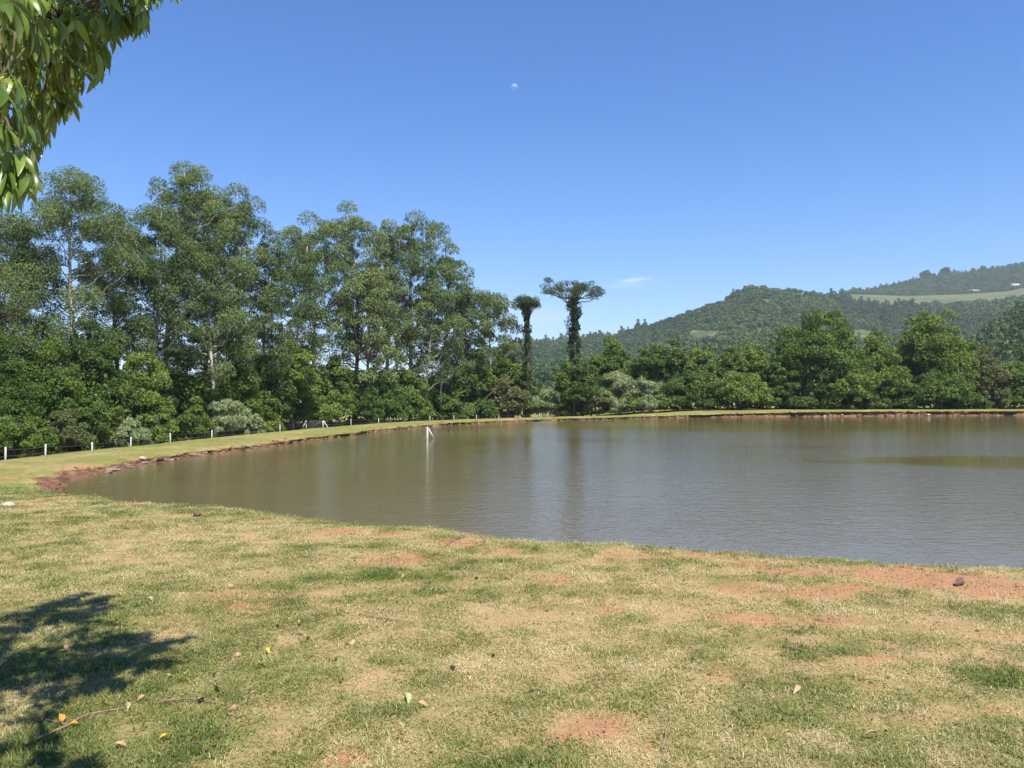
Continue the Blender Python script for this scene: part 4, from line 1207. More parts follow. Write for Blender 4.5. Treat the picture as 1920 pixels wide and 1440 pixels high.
def tuft(seed, nb, spread, L, lean, wid):
    rng = np.random.default_rng(seed); g = Geo()
    for i in range(nb):
        az = rng.uniform(0, 6.28); b0 = np.array([rng.normal(0, spread), rng.normal(0, spread), -0.004])
        l = L * rng.uniform(.5, 1.2); le = lean * rng.uniform(.4, 1.25)
        d = np.array([math.cos(az), math.sin(az), 0]); sd = np.array([-d[1], d[0], 0]) * wid * .5 * rng.uniform(.7, 1.3)
        p1 = b0 + d * l * .45 * math.sin(le) + np.array([0, 0, l * .5 * math.cos(le)])
        le2 = min(le + .5, 1.75)
        p2 = p1 + d * l * .5 * math.sin(le2) + np.array([0, 0, l * .5 * math.cos(le2)])
        g.add([b0 - sd, b0 + sd, p1 + sd * .8, p1 - sd * .8, p2], [[0, 1, 2, 3]], [[3, 2, 4]], rng.random())
    return g.mesh('grass_tuft', M['grass'])
tufts = [tuft(i, 16, .034, .027, 1.25, .0034) for i in range(5)] + [tuft(10 + i, 18, .03, .040, .9, .0036) for i in range(3)] + [tuft(20 + i, 28, .05, .13, .6, .005) for i in range(2)]
rng = np.random.default_rng(12)
def lawn(n, y0, y1, pw):
    u = rng.random(n); Y = (y0 ** pw + (y1 ** pw - y0 ** pw) * u) ** (1 / pw)
    X = rng.uniform(-1, 1, n) * (0.74 * Y + 0.8); return X, Y
X1, Y1 = lawn(270000, 2.3, 16.5, 1.1)
s_, i_ = shore(X1, Y1); ok = s_ > 0.03
X1, Y1, s_, i_ = X1[ok], Y1[ok], s_[ok].astype(float), i_[ok]
D = blob(X1, Y1, DIRT); G = blob(X1, Y1, GREEN)
fn = fbm(X1 * 2.6, Y1 * 2.6, 4); fl = fbm(X1 * .6 + 9, Y1 * .6, 3)
prob = np.clip(.90 - 1.1 * D - (fn - .5) * 2.2 - (fbm(X1 * 7 + 3, Y1 * 7, 3) - .5) * 1.3, 0.10, 1)
edge = np.exp(-(s_ / .45) ** 2)
prob = np.maximum(prob, edge * .7 * (fbm(X1 * .9, Y1 * .9 + 5, 3) > .45))
ok = rng.random(len(X1)) < prob
X1, Y1, s_, i_, D, G, fn, fl, edge = [q[ok] for q in (X1, Y1, s_, i_, D, G, fn, fl, edge)]
n = len(X1)
tint = np.clip(.52 + (fl - .5) * .5 + (fbm(X1 * 4 + 33, Y1 * 4, 3) - .5) * 1.1 - .26 * G - .06 * edge + .22 * np.clip(D, 0, 1) + rng.normal(0, .17, n), 0, 1)
tall = (rng.random(n) < np.clip(.06 + .4 * G + .08 * edge + (.42 - fn) * 1.0, .02, .6)) & (tint < .62)
pick = np.where(tall, 5 + rng.integers(0, 3, n), rng.integers(0, 5, n))
rot = rng.normal(0, .12, (n, 3)); rot[:, 2] = rng.uniform(0, 6.28, n)
sc_ = rng.uniform(.75, 1.3, n) * (0.85 + 0.045 * Y1)
o = scatter('lawn_grass', tufts, np.column_stack([X1, Y1, land(X1, Y1, s_, i_)]), rot, np.stack([sc_, sc_, sc_], -1), tint, pick)
tag(o, 'short patchy half-dry grass of the near lawn', 'grass', kind='stuff')
M['grit'] = grass_mat('lawn_litter_bits', [(0, (.05, .03, .02)), (.35, (.14, .08, .045)), (.6, (.30, .18, .10)), (.8, (.50, .39, .23)), (1, (.66, .58, .42))])
def bit(seed, kind):
    r_ = np.random.default_rng(seed); g = Geo()
    if kind == 'straw':
        a_ = r_.uniform(-.4, .4)
        V = np.array([(-.5, -.035, .05), (0, -.03 + a_ * .2, .16), (.5, a_ * .3, .04), (0, .03 + a_ * .2, .16), (-.5, .035, .05)]); g.add(V, [[0, 1, 3, 4]], [[1, 2, 3]], .5)
    else:
        V = unit(6, r_) * np.array([.5, .4, .3]) ; V = np.array([(-.5, 0, 0), (.5, .05, 0), (0, .4, .02), (0, -.42, 0), (.05, 0, .33), (0, 0, -.25)]) * r_.uniform(.8, 1.2, (6, 1))
        g.add(V, None, [[0, 3, 4], [3, 1, 4], [1, 2, 4], [2, 0, 4], [3, 0, 5], [1, 3, 5], [2, 1, 5], [0, 2, 5]], .5)
    return g.mesh('litter_bit', M['grit'])
bits = [bit(i, 'straw') for i in range(3)] + [bit(i, 'grit') for i in range(3)]
X2, Y2 = lawn(30000, 2.4, 13.5, 1.0); s2, i2 = shore(X2, Y2); ok2 = s2 > .1; X2, Y2, s2, i2 = X2[ok2], Y2[ok2], s2[ok2].astype(float), i2[ok2]
D2 = blob(X2, Y2, DIRT); n2_ = len(X2)
gritp = rng.random(n2_) < .25 + .45 * np.clip(D2, 0, 1); pk = np.where(gritp, 3 + rng.integers(0, 3, n2_), rng.integers(0, 3, n2_))
sz = np.where(gritp, rng.uniform(.006, .018, n2_) * (1 + 1.2 * (rng.random(n2_) < .04)), rng.uniform(.02, .055, n2_))
rot = rng.normal(0, .15, (n2_, 3)); rot[:, 2] = rng.uniform(0, 6.28, n2_)
tn2 = np.where(gritp, np.clip(rng.normal(.38, .22, n2_), 0, 1), np.clip(rng.normal(.66, .13, n2_), 0, .9))
o = scatter('lawn_litter', bits, np.column_stack([X2, Y2, land(X2, Y2, s2, i2) + np.where(gritp, .003, .012)]), rot, np.stack([sz, sz, sz], -1), tn2, pk)
tag(o, 'scattered straw bits and grit on the lawn and bare soil', 'litter', kind='stuff')
# rougher tall tufts
TT = [(1000, 1425, 1.0, 9), (960, 1432, .9, 8), (700, 1078, .9, 10), (640, 1082, .8, 6), (820, 1085, .7, 6), (1410, 1190, .8, 5), (1860, 1262, 1.0, 9), (765, 1245, .8, 6), (1690, 1185, .7, 5), (1700, 1062, .8, 5), (1310, 1165, .6, 4), (55, 1425, 1.0, 16),
      (20, 1400, 1.0, 10), (380, 1255, .6, 5), (1000, 1032, .8, 8), (895, 1046, .8, 6), (1430, 1078, .8, 6), (1260, 1028, .9, 8), (1790, 1068, 1, 10), (1640, 1060, .9, 6), (560, 1215, .6, 6), (1540, 1165, .7, 5), (1480, 1080, .8, 6), (290, 1110, .6, 5), (330, 947, 1.2, 8), (440, 954, 1, 6), (270, 1122, .6, 4), (700, 1400, .6, 6), (1120, 1290, .5, 4)]
tp, ts = [], []
for px, py, s, k in TT:
    Y = Y_of(py, 0); X = w_of(px, Y)
    for j in range(k):
        tp.append((X + rng.normal(0, .10), Y + rng.normal(0, .12))); ts.append(s * rng.uniform(.55, 1.0))
# fringe of the near shore
kk = np.where((SH[:, 1] < 26) & (np.abs(SH[:, 0]) < 14))[0]
for k in kk:
    for j in range(3):
        if rng.random() < .2 * (1 if fbm(arc[k] * .5, 6.6, 2) > .42 else .25):
            q = SH[k] + NOs[k] * rng.uniform(.03, .5) + rng.normal(0, .06, 2); tp.append(tuple(q)); ts.append(rng.uniform(.2, .5))
tp = np.array(tp); ts = np.array(ts) * 0.62; n = len(tp); tz = ground_z(tp[:, 0], tp[:, 1])
rot = rng.normal(0, .1, (n, 3)); rot[:, 2] = rng.uniform(0, 6.28, n)
o = scatter('tall_grass', tufts, np.column_stack([tp, tz]), rot, np.stack([ts, ts, ts], -1), np.clip(rng.normal(.34, .16, n), 0, 1), 8 + rng.integers(0, 2, n))
tag(o, 'taller green grass tufts along the near shore and lawn', 'grass', kind='stuff')
# coarse sward on the bank beyond
X1, Y1 = lawn(60000, 13.5, 100, .75); 
s_, i_ = shore(X1, Y1); zz = land(X1, Y1, s_.astype(float), i_)
cr_ = -0.36 * smooth((Y1 - 11) / 8) * (1 - smooth((X1 - 8) / 32))
ok = (s_ > .1) & (s_ < 16) & (zz > cr_ - .06 - 2 * (s_ > 4)); X1, Y1, zz = X1[ok], Y1[ok], zz[ok]; n = len(X1)
sc_ = np.clip(Y1 * .05, .8, 1.9) * rng.uniform(.6, 1.3, n)
tint = np.clip(.52 + (fbm(X1 * .5, Y1 * .5, 4) - .5) * 1.3 + rng.normal(0, .12, n), 0, 1)
rot = rng.normal(0, .1, (n, 3)); rot[:, 2] = rng.uniform(0, 6.28, n)
o = scatter('bank_grass', tufts, np.column_stack([X1, Y1, zz]), rot, np.stack([sc_, sc_, sc_ * .6], -1), tint, rng.integers(0, 8, n))
tag(o, 'mown grass covering the bank round the pond', 'grass', kind='stuff')

# ------------------------------------------------------------------ overhanging tree at the left
def leaf_mesh(seed, curl, bend, n=9, stalk=True):
    """lance-shaped drooping leaf: stalk at the origin, runs along +X, 1 long"""
    g = Geo()
    t = np.linspace(0, 1, n); w = 0.135 * np.sin(np.pi * np.clip(t * 0.97 + .02, 0, 1) ** .8) ** 0.9 * (1 - .25 * t); w[0] = .008; w[-1] = .0
    x = .12 + .88 * np.sin(t * bend) / bend; z = -.88 * (1 - np.cos(t * bend)) / bend
    V = []
    for i in range(n):
        V += [(x[i], -w[i], z[i] + w[i] * curl), (x[i], 0, z[i]), (x[i], w[i], z[i] + w[i] * curl)]
    V = np.array(V); Qs = []
    for i in range(n - 1):
        a0 = i * 3; Qs += [[a0, a0 + 3, a0 + 4, a0 + 1], [a0 + 1, a0 + 4, a0 + 5, a0 + 2]]
    g.add(V, np.array(Qs), None, .5)
    if stalk: g.tube([(0, 0, .012), (.06, 0, .004), (.13, 0, 0)], [.009, .008, .006], 4, .9)
    return g
lg = [leaf_mesh(i, c_, b_) for i, (c_, b_) in enumerate(((.45, .7), (.25, 1.0), (.6, .45), (.35, .85)))]
def near_leaf_mat():
    m, nt, out = new_mat('glossy_drooping_leaf')
    oi = nt.nodes.new('ShaderNodeObjectInfo'); t = attr(nt, 'tint')
    f_ = math_n(nt, 'ADD', math_n(nt, 'MULTIPLY', oi.outputs['Random'], .8), math_n(nt, 'MULTIPLY', math_n(nt, 'SUBTRACT', t, .5), .8), True)
    tc = nt.nodes.new('ShaderNodeTexCoord'); nz = noise(nt, 6, 3, .5, tc.outputs['Object'])
    col = mixc(nt, f_, (.045, .11, .014), (.22, .32, .03)); col = mixc(nt, math_n(nt, 'MULTIPLY', nz, .3), col, (.24, .29, .07))
    geo = nt.nodes.new('ShaderNodeNewGeometry'); col = mixc(nt, math_n(nt, 'MULTIPLY', geo.outputs['Backfacing'], .55), col, (.20, .255, .11))
    p = nt.nodes.new('ShaderNodeBsdfPrincipled'); p.inputs['Roughness'].default_value = .33; p.inputs['Specular IOR Level'].default_value = .5
    nt.links.new(col, p.inputs['Base Color'])
    tr = nt.nodes.new('ShaderNodeBsdfTranslucent'); nt.links.new(mixc(nt, .5, col, (.32, .45, .03)), tr.inputs[0])
    mx = nt.nodes.new('ShaderNodeMixShader'); mx.inputs[0].default_value = .3
    nt.links.new(p.outputs[0], mx.inputs[1]); nt.links.new(tr.outputs[0], mx.inputs[2]); nt.links.new(mx.outputs[0], out.inputs[0]); return m
M['glossy'] = near_leaf_mat()
ls = [leaf_mesh(0, .45, .8, 5, False)]
lme = [g.mesh('leaf', M['glossy']) for g in lg]
TB = np.array([-4.3, 3.1, 0.0]); TB[2] = gz(TB[0], TB[1])
nt_ = thing('overhanging_tree', tuple(TB - np.array([0, 0, .1])), "leafy tree reaching in from the upper left corner with long glossy drooping leaves", 'tree')
rng = np.random.default_rng(44)
SIL = np.array([(-400, 470), (0, 405), (60, 400), (75, 330), (92, 285), (100, 262), (148, 250), (155, 190), (205, 150), (218, 95), (272, 78), (285, 30), (345, 12), (352, -6), (3000, -6)], float)
def allowed(p, margin_px=0.0):
    if p[1] < 0.3: return True
    x = px_of(p[0], p[1]); y = py_of(p[2], p[1])
    if x < -5 or y < -3: return True
    return y + margin_px < np.interp(x, SIL[:, 0], SIL[:, 1]) and x < 355
anchors = []      # twig starts: (position, outward dir, leaf count, leaf size)
VIS = [(12, 330, 2.35, 9), (38, 300, 2.4, 9), (20, 275, 2.4, 8), (5, 300, 2.35, 8), (52, 318, 2.45, 6), (5, 225, 2.4, 8), (2, 155, 2.3, 8), (25, 190, 2.7, 8), (60, 225, 2.9, 8), (80, 215, 3.2, 8),
       (100, 170, 3.3, 10), (128, 180, 3.4, 9), (112, 140, 3.3, 9), (85, 170, 3.2, 9), (60, 170, 3.1, 9), (40, 130, 3.0, 9), (75, 120, 3.2, 9), (130, 110, 3.4, 9), (145, 130, 3.4, 7), (165, 100, 3.3, 8), (185, 95, 3.3, 8), (170, 60, 3.3, 9), (195, 55, 3.3, 8),
       (140, 70, 3.2, 9), (110, 80, 3.2, 9), (80, 70, 3.0, 9), (50, 75, 2.9, 9), (20, 80, 2.8, 9), (10, 40, 2.7, 9), (40, 30, 2.7, 9), (70, 25, 2.8, 9), (100, 30, 2.9, 9), (130, 20, 3.0, 9), (160, 15, 3.1, 9), (190, 10, 3.2, 9), (215, 12, 3.2, 9), (240, 10, 3.25, 9), (258, 5, 3.25, 7),
       (225, -15, 3.25, 8), (270, -25, 3.3, 6), (300, -30, 3.3, 5), (325, -35, 3.3, 4), (250, -30, 3.3, 7), (180, -30, 3.1, 8), (120, -25, 3.0, 8), (60, -25, 2.8, 8), (0, -10, 2.6, 8), (-20, 100, 2.6, 9), (-25, 220, 2.5, 8), (-20, 300, 2.4, 8), (0, 110, 2.9, 9), (30, 60, 3.2, 9), (90, 100, 3.5, 9), (60, 130, 3.6, 9)]
for px, py, d, k in VIS:
    anchors.append((np.array([w_of(px, d), d, z_of(py, d)]), k + 3, True))
    for j in range(2):
        d2 = d + rng.uniform(.1, .7); x2 = px + rng.uniform(-30, 18); y2 = py + rng.uniform(-45, 10)
        anchors.append((np.array([w_of(x2, d2), d2, z_of(y2, d2)]), k, True))
LIT = np.array([a[0] for a in anchors if (py_of(a[0][2], a[0][1]) > 250 and px_of(a[0][0], a[0][1]) < 60) or (py_of(a[0][2], a[0][1]) < 50 and px_of(a[0][0], a[0][1]) < 90 and px_of(a[0][0], a[0][1]) > 20)])
def blocks(q):
    dlt = q[None] - LIT; al = dlt @ np.array(SUN); return bool(((al > .15) & (np.linalg.norm(dlt - al[:, None] * np.array(SUN)[None], axis=1) < .10)).any())
# crown above and beside the picture: fills the shade seen on the lawn
SHADE = [[(-700, 1190), (0, 1165), (70, 1140), (140, 1112), (215, 1128), (150, 1168), (60, 1185), (-700, 1230)], [(-700, 1260), (0, 1250), (120, 1215), (235, 1190), (328, 1192), (312, 1250), (215, 1310), (0, 1322), (-700, 1335)], [(-700, 1385), (0, 1390), (90, 1396), (150, 1400), (150, 1460), (-700, 1460)], [(-700, 1100), (0, 1190), (60, 1240), (0, 1300), (-700, 1300)]]
def inpoly(x, y, pl):
    c = False; j = len(pl) - 1
    for i in range(len(pl)):
        if (pl[i][1] > y) != (pl[j][1] > y) and x < (pl[j][0] - pl[i][0]) * (y - pl[i][1]) / (pl[j][1] - pl[i][1]) + pl[i][0]: c = not c
        j = i
    return c
for gy in np.arange(3.0, 7.2, .135):
    for gx in np.arange(-5.2, -1.2, .135):
        X = gx + rng.uniform(-.07, .07); Y = gy + rng.uniform(-.07, .07)
        if not any(inpoly(px_of(X, Y), py_of(0, Y), pl) for pl in SHADE): continue
        for tr_ in range(14):
            z = rng.uniform(2.9, 5.6)
            q = np.array([X, Y, 0]) + np.array(SUN) / SUN.z * z
            if q[1] > 0.3 and px_of(q[0], q[1]) > -50 and py_of(q[2], q[1]) > -70: continue
            if blocks(q): continue
            anchors.append((q + np.array([0, 0, .08]), 30, False)); break
for i in range(150):
    q = np.array([-4.3, 3.2, 4.5]) + unit(1, rng)[0] * np.array([2.5, 2.5, 1.9]) * rng.uniform(.5, 1)
    xx = px_of(q[0], q[1]) if q[1] > .3 else -999
    sh_ = q - np.array(SUN) / SUN.z * q[2]
    spx = px_of(sh_[0], sh_[1]); 
    if xx > -60 or spx > -40: continue
    anchors.append((q, 9, False))
AP = np.array([a[0] for a in anchors])
# limbs: trunk forks to a handful of branch ends, twigs leave from them
tr = Geo()
fork = np.array([0.15, 0.05, 2.3])
tr.tube(np.array([(0, 0, 0), (.03, .02, .8), (.0, .04, 1.6), fork, (.2, .1, 3.4), (.1, .15, 4.6), (.05, .1, 5.4)]), [.17, .145, .13, .12, .085, .055, .02], 10)
link('trunk', tr.mesh('overhanging_trunk', M['bark_dark']), nt_)
O = np.array(nt_.location)
# k-means for limb ends
K = 11; cen = AP[rng.choice(len(AP), K, replace=False)].copy()
for it in range(12):
    lab_ = ((AP[:, None] - cen[None]) ** 2).sum(2).argmin(1)
    for k in range(K):
        if (lab_ == k).any(): cen[k] = AP[lab_ == k].mean(0)
lpts = []; lid = []
for k in range(K):
    e_ = cen[k] - O; s0 = fork + (np.array([.2, .1, 3.4]) - fork) * rng.random()
    lb = limb(s0, e_, .10, 9, rng, .04)
    ok_ = True
    g = Geo(); g.tube(lb, np.linspace(.05, .007, 9), 6); link('branch', g.mesh('overhanging_branch', M['bark_dark']), nt_)
    for q in lb[3:]: lpts.append(q); lid.append(k)
lpts = np.array(lpts)
tw = Geo(); LF = []
for q, k, visb in anchors:
    ql = q - O
    j = ((lpts - ql) ** 2).sum(1).argmin(); s0 = lpts[j]
    d = ql - s0; dn = d / (np.linalg.norm(d) + 1e-6)
    hd = np.array([dn[0], dn[1], 0]); hd = hd / (np.linalg.norm(hd) + 1e-6)
    end = ql + hd * .07 + np.array([0, 0, -.05])
    path = np.vstack([limb(s0, ql, .12, 6, rng, .04), end])
    if not (visb and not allowed(end + O, 25)): tw.tube(path, np.linspace(.006, .0018, 7), 4)
    else: tw.tube(path[:-2], np.linspace(.006, .0018, 5), 4)
    for i in range(k):
        t = rng.uniform(-.16, 1.0) if i else 1.0
        b0 = ql + (end - ql) * t + rng.normal(0, .008, 3)
        az = math.atan2(hd[1], hd[0]) + rng.normal(0, 1.0 if visb else 2.0); pit = -rng.uniform(.55, 1.35) if visb else -rng.uniform(.1, 1.1)
        L = rng.uniform(.085, .135) * (1.0 if visb else 1.4)
        tip = b0 + np.array([math.cos(az) * math.cos(pit) * .6, math.sin(az) * math.cos(pit) * .6, math.sin(pit)]) * L
        if visb and not allowed(tip + O, 2): 
            continue
        LF.append((b0, az, pit, rng.normal(0, .55), L, visb, tip + O))
link('twigs', tw.mesh('overhanging_twigs', M['twig']), nt_)['kind'] = 'stuff'
def in_frame(p):
    if p[1] < .5: return False
    x, y = px_of(p[0], p[1]), py_of(p[2], p[1]); return -10 < x < 400 and -20 < y < 460
LF.sort(key=lambda l: (not in_frame(l[6]), l[6][1] / l[4]))
from mathutils import Euler, Matrix
fol = Geo()
for i, (b0, az, pit, roll, L, visb, tip) in enumerate(LF):
    Rm = Matrix.Rotation(az, 3, 'Z') @ Matrix.Rotation(-pit, 3, 'Y') @ Matrix.Rotation(roll, 3, 'X')
    v = i % 4
    if i < 300:
        o = link('leaf', lme[v], nt_, tuple(b0)); o.rotation_euler = Rm.to_euler(); o.scale = (L, L, L)
    else:
        g = lg[v] if in_frame(tip) else ls[0]; Rn = np.array(Rm)
        V = np.vstack(g.V) @ Rn.T * L + b0
        off = fol.n
        fol.V.append(V); fol.Q.append(np.vstack([q for q in g.Q]) + off); fol.A.append(np.full(len(V), rng.random())); fol.n += len(V)
link('foliage', fol.mesh('overhanging_foliage', M['glossy']), nt_)['kind'] = 'stuff'

# ------------------------------------------------------------------ litter on the lawn
def litter_mat(name, c1, c2): return solid_mat(name, c1, c2, 30, .6, .2, bdist=.002)
M['l_yel'] = litter_mat('yellow_dead_leaf', (.55, .34, .02), (.72, .50, .06)); M['l_or'] = litter_mat('orange_dead_leaf', (.45, .20, .03), (.60, .32, .06))
M['l_tan'] = litter_mat('tan_dead_leaf', (.30, .18, .09), (.44, .30, .17)); M['l_pale'] = litter_mat('pale_dead_leaf', (.28, .20, .12), (.40, .30, .19)); M['l_brn'] = litter_mat('brown_dead_leaf', (.13, .07, .035), (.27, .15, .08)); M['l_grn'] = litter_mat('green_dead_leaf', (.24, .30, .10), (.36, .40, .16))
dead = {}
for mk_ in ('l_yel', 'l_or', 'l_tan', 'l_pale', 'l_brn', 'l_grn'):
    dead[mk_] = []
    for c_, b_ in ((.9, 1.0), (.4, 1.4)):
        g = leaf_mesh(0, c_, b_); V = np.vstack(g.V).copy(); V[:, 1] *= 1.25
        me = mesh_np('fallen_leaf', V, [np.vstack(g.Q), np.vstack(g.T)], M[mk_]); dead[mk_].append(me)
rl = random.Random(5)
def fallen(px, py, m_, L, label, group=None):
    Y = Y_of(py, 0); X = w_of(px, Y)
    o = link('fallen_leaf', dead[m_][rl.randint(0, 1)], None, (X, Y, gz(X, Y) + .034)); o.scale = (L, L, L)
    o.rotation_euler = (rl.uniform(-.7, .7), rl.uniform(-.25, .35), rl.uniform(0, 6.28)); tag(o, label, 'leaf', group)
for px, py, m_, L, lab in [
 (150, 1127, 'l_yel', .075, "yellow leaf at the upper rim of the tree shade"), (263, 1100, 'l_yel', .07, "yellow leaf on sunlit grass above the tree shade"), (263, 1177, 'l_yel', .08, "yellow leaf on the bare patch right of the upper shade lobe"),
 (560, 1175, 'l_yel', .085, "yellow leaf beside the small dark pellet on the left lawn"), (497, 1225, 'l_yel', .075, "yellow leaf lying between pale leaves right of the shade"), (180, 1330, 'l_yel', .11, "bright yellow upright leaf by the long reddish stick"),
 (113, 1350, 'l_or', .11, "orange leaf at the left end of the long reddish stick"), (128, 1368, 'l_or', .10, "orange leaf below the long reddish stick"), (315, 1390, 'l_yel', .065, "left one of two small yellow leaves near the bottom edge"), (357, 1397, 'l_yel', .07, "right one of two small yellow leaves near the bottom edge"),
 (740, 1392, 'l_yel', .085, "single yellow leaf near the bottom edge left of centre"), (760, 1308, 'l_grn', .11, "greenish leaf lying flat left of centre"), (209, 1410, 'l_tan', .10, "upright tan leaf near the bottom left corner"), (410, 1302, 'l_pale', .10, "long pale leaf right of the lower shade lobe"),
 (372, 1325, 'l_pale', .085, "pale leaf just right of the short curved stick"), (80, 1362, 'l_tan', .12, "large tan leaf lying in the grass below the shade at left"), (551, 1190, 'l_pale', .11, "pale whitish leaf below the yellow one beside the pellet"), (942, 1086, 'l_brn', .10, "brown curled leaf on the lawn above centre"), (277, 1125, 'l_tan', .09, "tan leaf right of the tip of the upper shade lobe"), (925, 1236, 'l_tan', .08, "tan leaf on dry grass at the middle of the lawn"), (755, 1082, 'l_pale', .07, "pale leaf beside the dark green tufts near the shore")]:
    fallen(px, py, m_, L, lab)
for px, py, lab in [(257, 1137, 'dry tan leaf below the tan one at the tip of the upper shade lobe'), (393, 1109, 'left of two small dry leaves on the upper left lawn'), (425, 1104, 'right of two small dry leaves on the upper left lawn'), (485, 1219, 'pale dry leaf just above left of the yellow leaf right of the shade'), (452, 1231, 'dry leaf farthest left in the loose cluster round the yellow leaf'), (483, 1238, 'dry leaf just below the yellow leaf right of the shade'), (477, 1260, 'curled tan leaf alone below the loose leaf cluster'), (312, 1276, 'dry leaf touching the right rim of the lower shade lobe'), (400, 1272, 'tan leaf between the lower shade lobe and the curled tan leaf'), (448, 1335, 'tan leaf right of the pale leaf by the short curved stick'), (465, 1355, 'dark-edged dry leaf below and right of the short curved stick'), (405, 1409, 'tan leaf at the bottom edge right of the two small yellow leaves'), (577, 1205, 'dry leaf directly below the pale whitish one on the left lawn'), (625, 1242, 'orange-brown leaf right of the loose leaf cluster'), (640, 1284, 'long tan leaf standing alone left of the greenish leaf'), (665, 1208, 'small dry leaf below the forked twig'), (782, 1327, 'dry leaf just below right of the greenish leaf'), (238, 1327, 'dry leaf at the right end of the long reddish stick'), (275, 1312, 'small pale leaf at the lower rim of the shade'), (815, 1107, 'small pale leaf below the dark green tufts near the shore'), (1500, 1292, 'single dry leaf on the right part of the lawn'), (1650, 1385, 'single pale leaf near the bottom right'), (1290, 1300, 'single dry leaf right of the middle of the lawn')]:
    fallen(px, py, rl.choice(['l_tan', 'l_tan', 'l_pale']), rl.uniform(.06, .095), lab, 'dry leaves on the lawn')
for px, py, lab in [(20, 1247, "dry leaf in the tree shade close to the left edge"), (118, 1272, "dry leaf in the middle of the lower shade lobe"), (135, 1255, "dry leaf just above the one in the middle of the lower shade lobe"), (180, 1262, "dry leaf in the right half of the lower shade lobe"), (125, 1215, "dry leaf in the gap between the two shade lobes")]:
    fallen(px, py, 'l_tan', rl.uniform(.07, .10), lab, 'dry leaves in the shade')
def stick(name, pp, r, label, cat='stick', mat='stick', lift=.016, fork=None):
    W_ = []
    for px, py in pp:
        Y = Y_of(py, 0); X = w_of(px, Y); W_.append((X, Y, gz(X, Y) + lift))
    W_ = np.array(W_); t = np.linspace(0, 1, len(W_)); tt = np.linspace(0, 1, 14)
    q = np.stack([np.interp(tt, t, W_[:, k]) for k in range(3)], -1); q[1:-1] += np.random.default_rng(len(label)).normal(0, .0025, (12, 3))
    base_ = q[0].copy(); g = Geo(); g.tube(q - base_, np.linspace(r, r * .45, 14), 6)
    if fork:
        f0 = q[fork[0]] - base_; px, py = fork[1]; Y = Y_of(py, 0); X = w_of(px, Y)
        g.tube(limb(f0, np.array([X, Y, gz(X, Y) + lift]) - base_, .05, 6, np.random.default_rng(3), .03), np.linspace(r * .7, r * .3, 6), 5)
    tag(link(name, g.mesh(name, M[mat]), None, tuple(base_)), label, cat)
stick('fallen_stick', [(300, 1322), (335, 1316), (375, 1318), (405, 1322)], .007, "short curved brown stick right of the lower shade lobe")
stick('fallen_stick', [(70, 1392), (120, 1368), (165, 1344), (238, 1332)], .008, "long reddish stick at the lower rim of the tree shade", fork=(5, (60, 1345)))
stick('fallen_stick', [(674, 1156), (705, 1163), (740, 1168), (775, 1171)], .006, "forked twig lying left of the middle of the lawn", fork=(7, (688, 1192)))
stick('fallen_stick', [(995, 1292), (1010, 1296), (1024, 1300)], .006, "short thin twig near the middle of the lower lawn")
stick('fallen_stick', [(1468, 1212), (1500, 1220), (1540, 1228), (1572, 1233)], .005, "thin dark twig on the right part of the lawn")
stick('fallen_stick', [(1858, 1220), (1890, 1226), (1935, 1230)], .005, "dark twig at the right edge of the lawn")
stick('fallen_stick', [(1240, 1405), (1250, 1375), (1256, 1345)], .006, "thin twig pointing away near the bottom right of centre")
stick('vine_loop', [(836, 1029), (850, 1018), (875, 1009), (905, 1010), (912, 1018), (905, 1027), (875, 1029), (842, 1026)], .007, "loop of bare vine on the red patch by the shore", 'vine', lift=.05)
def lump(name, px, py, s, mesh, label, cat, z=.02):
    Y = Y_of(py, 0); X = w_of(px, Y); o = link(name, mesh, None, (X, Y, gz(X, Y) + z)); o.scale = s; o.rotation_euler = (.2, .1, rl.uniform(0, 6)); tag(o, label, cat)
M['char'] = solid_mat('dark_pellet', (.012, .011, .012), (.04, .035, .035), 30, .7, .4, bdist=.004); M['darkstone'] = solid_mat('brown_stone', (.10, .06, .045), (.24, .15, .11), 9, .9, .6)
lump('stone', 1800, 1098, (.085, .06, .06), rock_mesh(81, 'darkstone', .6), "dark brown stone on the red bare earth at right", 'stone', .03)
lump('stone', 370, 967, (.10, .08, .08), rock_mesh(82, 'darkstone', .6), "brown stone near the shore on the left lawn", 'stone', .03)
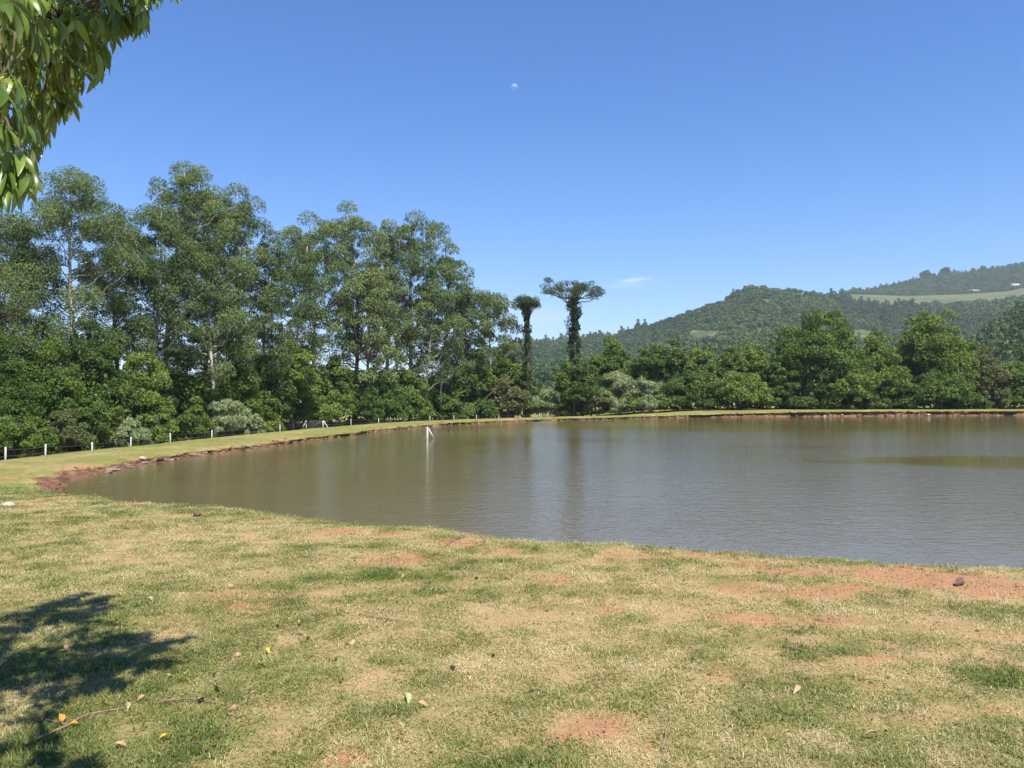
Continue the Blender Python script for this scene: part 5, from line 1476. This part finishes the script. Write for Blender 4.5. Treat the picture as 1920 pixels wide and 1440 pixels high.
lump('stone', 14, 947, (.13, .1, .09), rock_mesh(83, 'pale_stone', .5), "pale stone on bare ground at the left edge", 'stone', .02)
for px, py, lab in ((893, 1087, "small dark seed pod on the lawn right of the green tufts"), (848, 1258, "small black pellet on dry grass near the middle of the lawn"), (521, 1177, "small dark pellet left of a yellow leaf")):
    lump('dark_pellet', px, py, (.018, .015, .016), rock_mesh(90, 'char', .9), lab, 'pellet', .02)

# ------------------------------------------------------------------ moon
Ymn = 6000.0
m, nt, out = new_mat('moon_surface')
df = nt.nodes.new('ShaderNodeBsdfDiffuse'); tc = nt.nodes.new('ShaderNodeTexCoord')
nt.links.new(mixc(nt, ramp(nt, noise(nt, 2.2, 3, .5, tc.outputs['Object']), .4, .65), (.10, .10, .10), (.20, .20, .20)), df.inputs[0])
tp_ = nt.nodes.new('ShaderNodeBsdfTransparent'); ad = nt.nodes.new('ShaderNodeAddShader')
nt.links.new(df.outputs[0], ad.inputs[0]); nt.links.new(tp_.outputs[0], ad.inputs[1]); nt.links.new(ad.outputs[0], out.inputs[0])
bm = bmesh.new(); bmesh.ops.create_uvsphere(bm, u_segments=32, v_segments=20, radius=6.8 / F * Ymn)
bmesh.ops.delete(bm, geom=[f for f in bm.faces if f.calc_center_median().y > 0], context='FACES')
me = bpy.data.meshes.new('moon'); bm.to_mesh(me); bm.free(); me.materials.append(m)
for pl in me.polygons: pl.use_smooth = True
tag(link('moon', me, None, (w_of(964.5, Ymn), Ymn, z_of(164, Ymn))), "pale half moon high in the blue sky", 'moon')

# ------------------------------------------------------------------ haze
m, nt, out = new_mat('haze_air')
pv = nt.nodes.new('ShaderNodeVolumePrincipled'); pv.inputs['Color'].default_value = (.78, .88, 1.0, 1); pv.inputs['Density'].default_value = 0.00014
pv.inputs['Anisotropy'].default_value = 0.0
nt.links.new(pv.outputs[0], out.inputs['Volume'])
g = Geo(); g.box((300, 2300, 180), (9600, 5000, 380)); me = g.mesh('haze', m, False)
tag(link('haze', me), kind='stuff')
